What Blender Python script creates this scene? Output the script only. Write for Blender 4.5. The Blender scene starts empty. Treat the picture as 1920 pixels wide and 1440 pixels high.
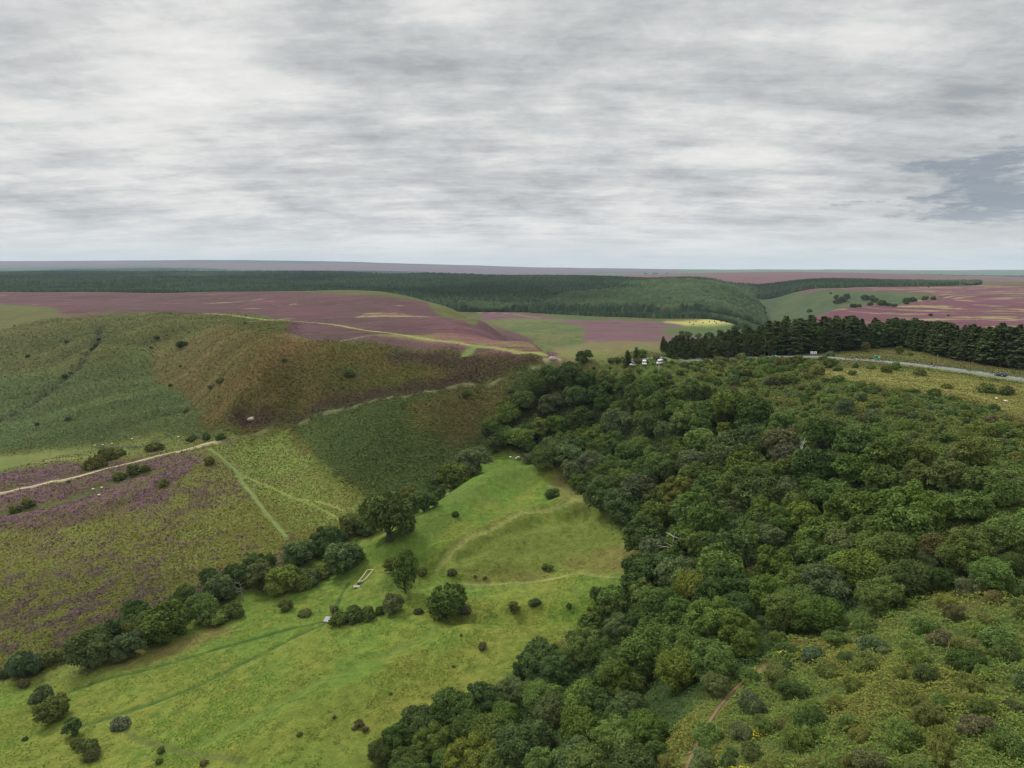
import bpy, math, random
import numpy as np
from mathutils import Vector, Matrix

R = math.radians
rng = np.random.default_rng(7)
random.seed(7)
scene = bpy.context.scene
C = scene.collection

# ---------------------------------------------------------------- camera
PITCH = R(9.37)            # the camera looks this far below the horizontal, due +Y
FPX = 1333.0               # focal length in pixels of a 1920 px wide picture
cam_d = bpy.data.cameras.new("camera")
cam_d.sensor_width = 36.0
cam_d.lens = 36.0 * FPX / 1920.0
cam_d.clip_start = 1.0
cam_d.clip_end = 90000.0
cam = bpy.data.objects.new("camera", cam_d)
C.objects.link(cam)
cam.location = (0, 0, 0)
cam.rotation_euler = (R(90) - PITCH, 0, 0)
scene.camera = cam

# ---------------------------------------------------------------- render settings, exposure
scene.view_settings.view_transform = 'Standard'
scene.view_settings.look = 'None'
scene.view_settings.exposure = 0.12
scene.view_settings.gamma = 1.0
scene.render.engine = 'CYCLES'
scene.cycles.max_bounces = 5
scene.cycles.diffuse_bounces = 2
scene.cycles.glossy_bounces = 1
scene.cycles.transmission_bounces = 2
scene.cycles.volume_bounces = 0
scene.cycles.use_denoising = True
scene.cycles.filter_width = 1.3

# ---------------------------------------------------------------- sun and sky (overcast)
SUN_EL, SUN_AZ = R(46), R(-48)          # azimuth from +Y, towards -X
sun_d = bpy.data.lights.new("sun", 'SUN')
sun_d.energy = 2.2
sun_d.angle = R(12)
sun_d.color = (1.0, 0.965, 0.91)
sun = bpy.data.objects.new("sun", sun_d)
C.objects.link(sun)
sdir = Vector((math.sin(SUN_AZ) * math.cos(SUN_EL), math.cos(SUN_AZ) * math.cos(SUN_EL), math.sin(SUN_EL)))
sun.rotation_euler = (-sdir).to_track_quat('-Z', 'Y').to_euler()
sun.location = (-300, 200, 900)

world = bpy.data.worlds.new("World")
scene.world = world
world.use_nodes = True
wn = world.node_tree.nodes
wl = world.node_tree.links
wn.clear()


class G:
    """small helper to wire shader nodes"""
    def __init__(s, tree):
        s.t = tree; s.n = tree.nodes; s.l = tree.links

    def put(s, sock, v):
        if isinstance(v, bpy.types.NodeSocket):
            s.l.new(v, sock)
        elif v is not None:
            if isinstance(v, (tuple, list)) and len(v) == 3 and sock.type == 'RGBA':
                v = (*v, 1)
            sock.default_value = v

    def math(s, op, a, b=None, c=None, clamp=False):
        n = s.n.new('ShaderNodeMath'); n.operation = op; n.use_clamp = clamp
        for i, v in enumerate((a, b, c)):
            if v is not None:
                s.put(n.inputs[i], v)
        return n.outputs[0]

    def vmath(s, op, a, b=None):
        n = s.n.new('ShaderNodeVectorMath'); n.operation = op
        s.put(n.inputs[0], a)
        if b is not None:
            s.put(n.inputs[3 if op == 'SCALE' else 1], b)
        return n.outputs[1 if op in ('DOT_PRODUCT', 'LENGTH') else 0]

    def mix(s, f, a, b, mode='MIX'):
        n = s.n.new('ShaderNodeMix'); n.data_type = 'RGBA'; n.blend_type = mode
        n.clamp_factor = True
        s.put(n.inputs[0], f); s.put(n.inputs[6], a); s.put(n.inputs[7], b)
        return n.outputs[2]

    def noise(s, vec, scale, detail=4, rough=0.55, dist=0.0, lac=2.0):
        n = s.n.new('ShaderNodeTexNoise')
        s.put(n.inputs['Vector'], vec)
        n.inputs['Scale'].default_value = scale
        n.inputs['Detail'].default_value = detail
        n.inputs['Roughness'].default_value = rough
        n.inputs['Distortion'].default_value = dist
        n.inputs['Lacunarity'].default_value = lac
        return n.outputs[0]

    def ramp(s, f, stops, interp='LINEAR'):
        n = s.n.new('ShaderNodeValToRGB')
        cr = n.color_ramp; cr.interpolation = interp
        while len(cr.elements) < len(stops):
            cr.elements.new(0.5)
        for e, (p, c) in zip(cr.elements, stops):
            e.position = p
            e.color = (c, c, c, 1) if isinstance(c, (int, float)) else (*c, 1)
        s.put(n.inputs[0], f)
        return n.outputs[0]

    def mapr(s, v, a, b, c=0.0, d=1.0, smooth=True):
        n = s.n.new('ShaderNodeMapRange')
        if smooth:
            n.interpolation_type = 'SMOOTHSTEP'
        s.put(n.inputs[0], v)
        for i, x in zip((1, 2, 3, 4), (a, b, c, d)):
            s.put(n.inputs[i], x)
        return n.outputs[0]

    def attr(s, name, out='Color', typ='GEOMETRY'):
        n = s.n.new('ShaderNodeAttribute'); n.attribute_name = name; n.attribute_type = typ
        return n.outputs[out]


g = G(world.node_tree)
tc = wn.new('ShaderNodeTexCoord')
d = g.vmath('NORMALIZE', tc.outputs['Generated'])
sep = wn.new('ShaderNodeSeparateXYZ'); wl.new(d, sep.inputs[0])
z = g.math('ADD', g.math('MAXIMUM', sep.outputs[2], 0.0), 0.15)
px_ = g.math('DIVIDE', sep.outputs[0], z)
py_ = g.math('DIVIDE', sep.outputs[1], z)
comb = wn.new('ShaderNodeCombineXYZ')          # a flat cloud deck seen in perspective
wl.new(px_, comb.inputs[0]); wl.new(py_, comb.inputs[1])
P = g.vmath('ADD', comb.outputs[0], (3.7, 1.3, 0.4))
n1 = g.noise(P, 2.0, 12, 0.68, 0.15)
n2 = g.noise(g.vmath('MULTIPLY', P, (0.32, 1.0, 1.0)), 4.5, 11, 0.66, 0.1)
n3 = g.noise(P, 0.75, 5, 0.55, 0.1)
cl = g.math('ADD', g.math('MULTIPLY', n1, 0.40), g.math('ADD', g.math('MULTIPLY', n2, 0.30), g.math('MULTIPLY', n3, 0.32)))
cloud = g.ramp(cl, [(0.38, (0.34, 0.355, 0.37)), (0.44, (0.45, 0.467, 0.475)), (0.50, (0.57, 0.583, 0.585)),
                    (0.56, (0.71, 0.712, 0.698)), (0.66, (0.85, 0.84, 0.815))])
# one darker rain-heavy bank of cloud low on the +X side
dk = g.vmath('DOT_PRODUCT', g.vmath('NORMALIZE', g.vmath('MULTIPLY', d, (1, 1, 1.9))), tuple(Vector((0.668, 1.034, 0.225)).normalized()))
sh = g.math('ADD', dk, g.math('MULTIPLY', g.math('SUBTRACT', n1, 0.5), 0.07))
darkf = g.math('MULTIPLY', g.mapr(sh, 0.992, 1.003), 0.85)
cloud = g.mix(darkf, cloud, (0.22, 0.26, 0.31))
sky = wn.new('ShaderNodeTexSky'); sky.sky_type = 'NISHITA'
sky.sun_disc = False; sky.sun_elevation = SUN_EL; sky.sun_rotation = SUN_AZ
sky.altitude = 280
skyc = g.vmath('SCALE', sky.outputs[0], 0.10)
gap = g.mapr(cl, 0.40, 0.36, 0.0, 0.15)
# the air near the horizon evens the cloud out
hz = g.mapr(sep.outputs[2], 0.0, 0.075, 0.75, 0.0)
cloud = g.mix(hz, cloud, (0.80, 0.805, 0.79))
skymix = g.mix(gap, cloud, skyc)
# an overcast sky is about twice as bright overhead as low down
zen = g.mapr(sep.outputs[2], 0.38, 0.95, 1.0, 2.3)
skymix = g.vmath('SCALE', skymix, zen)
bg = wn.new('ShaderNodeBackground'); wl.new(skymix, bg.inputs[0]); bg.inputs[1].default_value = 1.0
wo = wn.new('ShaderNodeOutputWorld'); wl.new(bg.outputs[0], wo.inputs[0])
world.cycles.sampling_method = 'MANUAL'
world.cycles.sample_map_resolution = 512

# ---------------------------------------------------------------- helpers: survey of the land
CP, SP = math.cos(PITCH), math.sin(PITCH)


def ray(px, py):
    """direction of the line of sight surveyed at a picture position"""
    a = (np.asarray(px, float) - 960) / FPX
    b = (720 - np.asarray(py, float)) / FPX
    return np.stack([a, CP + b * SP, -SP + b * CP], -1)


def pt_h(px, py, h):
    v = ray(px, py)
    t = -h / v[..., 2]
    return v * t


def pt_Y(px, Y, h):
    depth = Y * CP + h * SP
    return np.array([(px - 960) / FPX * depth, Y, -h])


# control points of the relief: (picture x, picture y, metres below the camera)
CTRL = [
 # road shelf and conifer belt
 (1200,684,43),(1270,676,43),(1450,668,43),(1600,674,42),(1750,684,42),(1882,708,42),(1915,716,42),(1650,655,42),(1800,672,41.5),(1900,692,41),
 (1700,720,43),(1900,760,43.5),(1800,770,44),(1600,715,43.5),(1450,700,44.5),(1330,700,45.5),(1200,705,47),
 # scrub slope and wood
 (1900,850,44),(1900,1000,45),(1900,1130,45),(1900,1250,45),(1900,1430,44),(1700,800,46),(1700,900,48),(1700,1000,50),(1700,1120,49),(1700,1250,48),(1700,1430,47),
 (1500,750,47.5),(1500,850,53),(1500,950,58),(1500,1050,60),(1500,1150,57),(1500,1250,53),(1500,1430,51),
 (1300,760,54),(1300,850,64),(1300,950,69),(1300,1050,69),(1300,1150,64),(1330,1250,57),(1300,1430,56),
 (1100,730,56),(1130,800,68),(1100,870,77),(1000,780,68),(960,830,77),(930,850,80),(1040,885,80),(1110,940,80),(1190,1030,79),(1170,1080,80),(1130,1150,81),
 (1000,1230,84),(850,1320,87),(700,1420,89),(1200,1250,68),(1100,1340,72),(1000,1430,76),
 # nose of the brow
 (1040,676,45),(1100,676,44.5),(1150,678,44),(1000,690,48),(960,702,51),
 # green meadows
 (900,880,81.5),(900,960,82),(1000,1000,82),(1080,960,81),(800,1000,84.5),(700,1050,86),(850,1060,84),(1000,1080,84),(1150,1075,81),(1000,1150,83.5),(850,1160,85.5),(620,1160,88),
 (1000,1190,83.5),(800,1250,87),(600,1300,89),(400,1250,91),(400,1420,92),(200,1400,94),(0,1440,96),(0,1340,97),(200,1250,94.5),
 # beck line
 (900,850,82),(740,985,86),(560,1060,89),(300,1190,94),(80,1260,98),(640,1015,88),(430,1115,92),(820,900,84),
 # heathy moor beyond the beck
 (0,1240,98.5),(100,1180,96),(0,1050,99),(0,925,96),(100,960,95),(200,1000,93.5),(300,1100,93),(500,1030,88.5),(480,930,86),(390,840,81),(300,860,86),(200,880,89),(100,900,92.5),
 (600,960,86),(650,930,84),(560,860,82),(450,830,80),
 # fern-covered slope
 (550,795,75),(640,765,68),(760,742,61),(870,718,56),(700,800,69),(700,880,79),(800,800,69),(850,800,72),(760,860,79),(880,760,65),(600,830,77),
 # brown spur
 (460,790,76),(560,760,69),(700,715,57.5),(850,690,52),(960,675,47.5),(430,735,61),(500,685,50),(465,705,55),(380,790,80),(420,800,80),
 (560,640,43),(640,630,42),(700,650,44),(850,655,44.5),(950,662,44.5),(600,700,54),
 # bowl
 (340,760,84),(340,830,86),(200,830,93),(100,835,96),(0,822,100),(0,780,95),(100,760,90),(200,760,86),(300,760,82),(0,700,76),(100,690,74),(200,700,75),(300,690,74),(380,700,68),(400,650,54),
 (300,640,58),(200,640,60),(100,640,60),(0,640,61),(190,612,47),(100,610,50),(0,605,50),(300,600,43),(420,592,42),(250,589,42),(340,588,42),(460,593,41.8),(250,570,41),(330,575,41),(500,602,42),(200,588,42),(100,586,42),(0,578,42.5),(30,575,42),(120,590,44),
 # heather plateau
 (0,560,41),(200,562,41),(400,570,41),(600,580,41),(700,600,41.5),(800,620,42.5),(900,640,43.5),(0,548,40.5),(200,548,40.5),(400,549,41),(550,551,41.5),(700,556,42),(780,564,42.5),(850,580,43),(910,605,44),(1000,643,44.5),(1045,664,44.8),(800,590,42),
]
CTRL_Y = [  # (picture x, metres ahead, metres below the camera): ground out of sight, and far country
 (0,1350,62),(200,1350,62),(400,1350,64),(600,1320,68),(750,1180,78),(860,950,80),(950,640,80),(1020,470,70),(1060,400,55),
 (1100,420,54),(1150,430,56),(1200,440,56),(1280,420,50),(1400,430,46),(1600,440,46),(1800,420,46),(1900,400,46),
 (1300,560,68),(1500,560,62),(1700,560,52),(1900,520,50),
 # moor tongue below the forest
 (1150,520,66),(1050,600,76),(1150,720,77),(1250,720,78),(1000,1000,82),(1150,1000,82),(1280,1000,83),(940,1250,82),(1100,1200,83),(1300,1080,83),(1380,1060,90),
 # forest bank and forest plateau
 (0,1700,66),(250,1750,66),(500,1700,66),(700,1550,70),(950,1350,76),(1100,1280,80),(1250,1220,82),(1380,1230,88),
 (0,2300,50),(250,2400,50),(500,2300,52),(700,2100,55),(950,1750,60),(1100,1650,58),(1250,1500,56),(1380,1500,62),
 (0,4000,42),(300,4200,38),(600,3800,38),(900,2900,44),(1100,2500,46),(1250,2100,48),(1350,1900,52),
 # side valley with its green bank
 (1430,1350,112),(1440,1150,112),(1470,1600,100),(1420,1900,85),(1400,2400,62),(1500,1050,110),(1600,1050,104),(1680,1150,88),(1520,1250,98),(1600,1250,90),
 (1530,1560,51),(1600,1500,50),(1680,1430,50),(1740,1330,50),(1780,1200,50),(1700,1020,50),(1620,930,50),(1560,840,50),(1530,780,52),(1490,820,100),(1480,950,108),
 (1600,700,50),(1600,790,50),(1680,800,50),(1690,900,50),(1560,730,51),(1760,900,50),(1800,1100,50),(1800,1400,49),(1650,1560,49),(1570,1650,52),(1630,1680,49),(1740,1050,50),(1520,700,58),(1640,870,50),(1800,800,50),(1720,1500,49),
 (1480,1720,62),(1700,700,50),(1900,700,50),(1900,1000,49),(1900,1500,47),(1700,1800,48),(1500,2100,52),(1600,2300,50),(1900,2300,47),
 # beyond
 (1400,3500,56),(1700,3500,60),(1910,3500,80),(1000,4500,60),(0,6000,66),(500,6000,60),(1500,6000,45),(1910,6000,90),(1800,5000,70),
 (0,9000,20),(500,9000,20),(900,9000,45),(1200,9000,70),(1500,9000,90),(1900,9000,110),
 (0,13500,-88),(250,13500,-96),(450,13500,-104),(600,13500,-96),(750,13500,-52),(900,13500,-12),(1050,13500,30),(1130,13500,24),(1250,13500,48),(1400,13500,60),(1600,13500,54),(1750,13500,66),(1910,13500,60),
 (0,18500,180),(480,18500,180),(960,18500,180),(1440,18500,180),(1900,18500,180),
]
pts = [pt_h(*c) for c in CTRL] + [pt_Y(*c) for c in CTRL_Y]
pts += [np.array(p, float) for p in [(-170,60,-99),(-110,60,-95),(-60,50,-92),(-25,45,-74),(0,40,-58),(30,30,-50),(80,20,-44),(0,5,-50),(-60,5,-88),(60,5,-44),
                                     (-150,5,-98),(0,-30,-48),(150,5,-42),(-30,20,-74)]]
pts = np.array(pts)


def uv(x, y):
    r = np.maximum(np.hypot(x, y), 1.0)
    th = np.arctan2(x, y)
    back = np.clip((np.abs(th) - 0.85) / (math.pi - 0.85), 0, 1)
    thc = np.clip(th, -0.85, 0.85) * (1 - back ** 2 * 0.9)
    lr = np.log(np.maximum(r, 22.0))
    return thc * 2.2, lr


cu, cv = uv(pts[:, 0], pts[:, 1])
cz = pts[:, 2]


def tps(d2):
    return 0.5 * d2 * np.log(d2 + 1e-12)


K = tps((cu[:, None] - cu[None]) ** 2 + (cv[:, None] - cv[None]) ** 2) + np.eye(len(cu)) * 0.0008
A = np.zeros((len(cu) + 3, len(cu) + 3))
A[:-3, :-3] = K
A[:-3, -3] = 1; A[:-3, -2] = cu; A[:-3, -1] = cv
A[-3:, :-3] = A[:-3, -3:].T
sol = np.linalg.solve(A, np.concatenate([cz, [0, 0, 0]]))


def relief(u, v):
    out = np.full(u.shape, sol[-3]) + sol[-2] * u + sol[-1] * v
    for w, a, b in zip(sol[:-3], cu, cv):
        out += w * tps((u - a) ** 2 + (v - b) ** 2)
    return out


# value noise for numpy
_perm = np.random.default_rng(3).random((256, 256)).astype(np.float64)


def vnoise(x, y):
    xi = np.floor(x).astype(int); yi = np.floor(y).astype(int)
    fx = x - xi; fy = y - yi
    fx = fx * fx * (3 - 2 * fx); fy = fy * fy * (3 - 2 * fy)
    a = _perm[xi & 255, yi & 255]; b = _perm[(xi + 1) & 255, yi & 255]
    c = _perm[xi & 255, (yi + 1) & 255]; e = _perm[(xi + 1) & 255, (yi + 1) & 255]
    return (a * (1 - fx) + b * fx) * (1 - fy) + (c * (1 - fx) + e * fx) * fy - 0.5


def fbm(x, y, s, octv=4, gain=0.5):
    out = 0; amp = 1; tot = 0
    for i in range(octv):
        out = out + amp * vnoise(x / s + 17.3 * i, y / s - 9.1 * i); tot += amp
        amp *= gain; s *= 0.5
    return out / tot


# polar grid of the ground
th = list(np.arange(-47.0, 47.01, 0.1))
o = 47.0; st = 0.15
while o < 179:
    st *= 1.12; o = min(180, o + min(st, 5)); th = [-o] + th + [o]
th = np.radians(np.array(sorted(set(th))))
dep = np.arange(62, 0, -0.085)
rr = 72 / np.tan(np.radians(dep)); rr = rr[(rr > 40) & (rr < 900)]
rr = np.concatenate([[1, 8, 16, 22, 28, 34], rr, 900 * 1.0125 ** np.arange(0, 270)])
rr = rr[rr < 18500]
NT, NR = len(th), len(rr)
TH, RR = np.meshgrid(th, rr, indexing='ij')
GX, GY = RR * np.sin(TH), RR * np.cos(TH)
_i = np.unique(np.append(np.arange(0, NT, 4), NT - 1)); _j = np.unique(np.append(np.arange(0, NR, 4), NR - 1))
_gu, _gv = uv(GX[np.ix_(_i, _j)], GY[np.ix_(_i, _j)])
_z = relief(_gu, _gv)                                   # the relief on every fourth line, then filled in


def refill(z, src, dst, axis):
    z = np.moveaxis(z, axis, 0)
    k = np.clip(np.searchsorted(src, dst, side='right') - 1, 0, len(src) - 2)
    t = ((dst - src[k]) / (src[k + 1] - src[k]))[:, None]
    km, kp = np.maximum(k - 1, 0), np.minimum(k + 2, len(src) - 1)
    p0, p1, p2, p3 = z[km], z[k], z[k + 1], z[kp]
    r = p1 + .5 * t * (p2 - p0 + t * (2 * p0 - 5 * p1 + 4 * p2 - p3 + t * (3 * (p1 - p2) + p3 - p0)))
    return np.moveaxis(r, 0, axis)


GZ = refill(refill(_z, _i, np.arange(NT), 0), _j, np.arange(NR), 1)
NEAR = 1 / (1 + (RR / 900) ** 2)
rough = fbm(GX, GY, 45, 5, 0.5) * 2.2 * NEAR * np.clip(RR / 90, 0.3, 1) + fbm(GX, GY, 420, 4, 0.5) * 7 * np.clip((RR - 1200) / 2500, 0, 1) \
    + fbm(GX, GY, 1900, 4, 0.5) * 26 * np.clip((RR - 3500) / 4000, 0, 1)
GZ = GZ + rough


def ground(x, y, Z=None):
    """height of the ground by bilinear lookup"""
    Z = GZ if Z is None else Z
    x = np.asarray(x, float); y = np.asarray(y, float)
    t = np.arctan2(x, y); r = np.hypot(x, y)
    i = np.clip(np.searchsorted(th, t) - 1, 0, NT - 2)
    j = np.clip(np.searchsorted(rr, r) - 1, 0, NR - 2)
    a = np.clip((t - th[i]) / (th[i + 1] - th[i]), 0, 1)
    b = np.clip((r - rr[j]) / (rr[j + 1] - rr[j]), 0, 1)
    return (Z[i, j] * (1 - a) + Z[i + 1, j] * a) * (1 - b) + (Z[i, j + 1] * (1 - a) + Z[i + 1, j + 1] * a) * b


_steps = np.exp(np.linspace(math.log(30), math.log(30000), 900))


def at(px, py, up=0.0):
    """where a line of sight first comes within `up` metres of the ground; arrays in, (n,3) out"""
    v = ray(np.atleast_1d(px), np.atleast_1d(py))
    v = v / np.hypot(v[:, 0], v[:, 1])[:, None]
    up = np.broadcast_to(np.asarray(up, float), (len(v),))
    q = v[:, None, :] * _steps[None, :, None]
    below = q[..., 2] < ground(q[..., 0], q[..., 1]) + up[:, None]
    below[:, -1] = True
    idx = np.argmax(below, 1)
    lo, hi = _steps[np.maximum(idx - 1, 0)], _steps[idx]
    for _ in range(14):
        m = 0.5 * (lo + hi); p = v * m[:, None]
        b = p[:, 2] < ground(p[:, 0], p[:, 1]) + up
        hi = np.where(b, m, hi); lo = np.where(b, lo, m)
    return v * hi[:, None]


def to_world(poly, step=40):
    """a surveyed outline (picture positions of points on the ground) as a ground outline in metres"""
    poly = np.array(poly, float)
    return at(poly[:, 0], poly[:, 1])[:, :2]


def inside(poly, x, y):
    c = np.zeros(x.shape, bool)
    n = len(poly); j = n - 1
    for i in range(n):
        xi, yi = poly[i]; xj, yj = poly[j]
        if yi != yj:
            c ^= ((yi > y) != (yj > y)) & (x < (xj - xi) * (y - yi) / (yj - yi) + xi)
        j = i
    return c


def dist_line(line, x, y):
    """distance to a polyline"""
    best = np.full(x.shape, 1e9)
    for (ax, ay), (bx, by) in zip(line[:-1], line[1:]):
        dx, dy = bx - ax, by - ay
        t = np.clip(((x - ax) * dx + (y - ay) * dy) / (dx * dx + dy * dy + 1e-9), 0, 1)
        best = np.minimum(best, np.hypot(x - ax - t * dx, y - ay - t * dy))
    return best

# ---------------------------------------------------------------- land cover, as ground outlines
def W(px, Y):
    """ground point Y metres ahead on the bearing of picture column px"""
    return [(px - 960) / FPX * (Y * CP + 50 * SP), Y]


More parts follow.
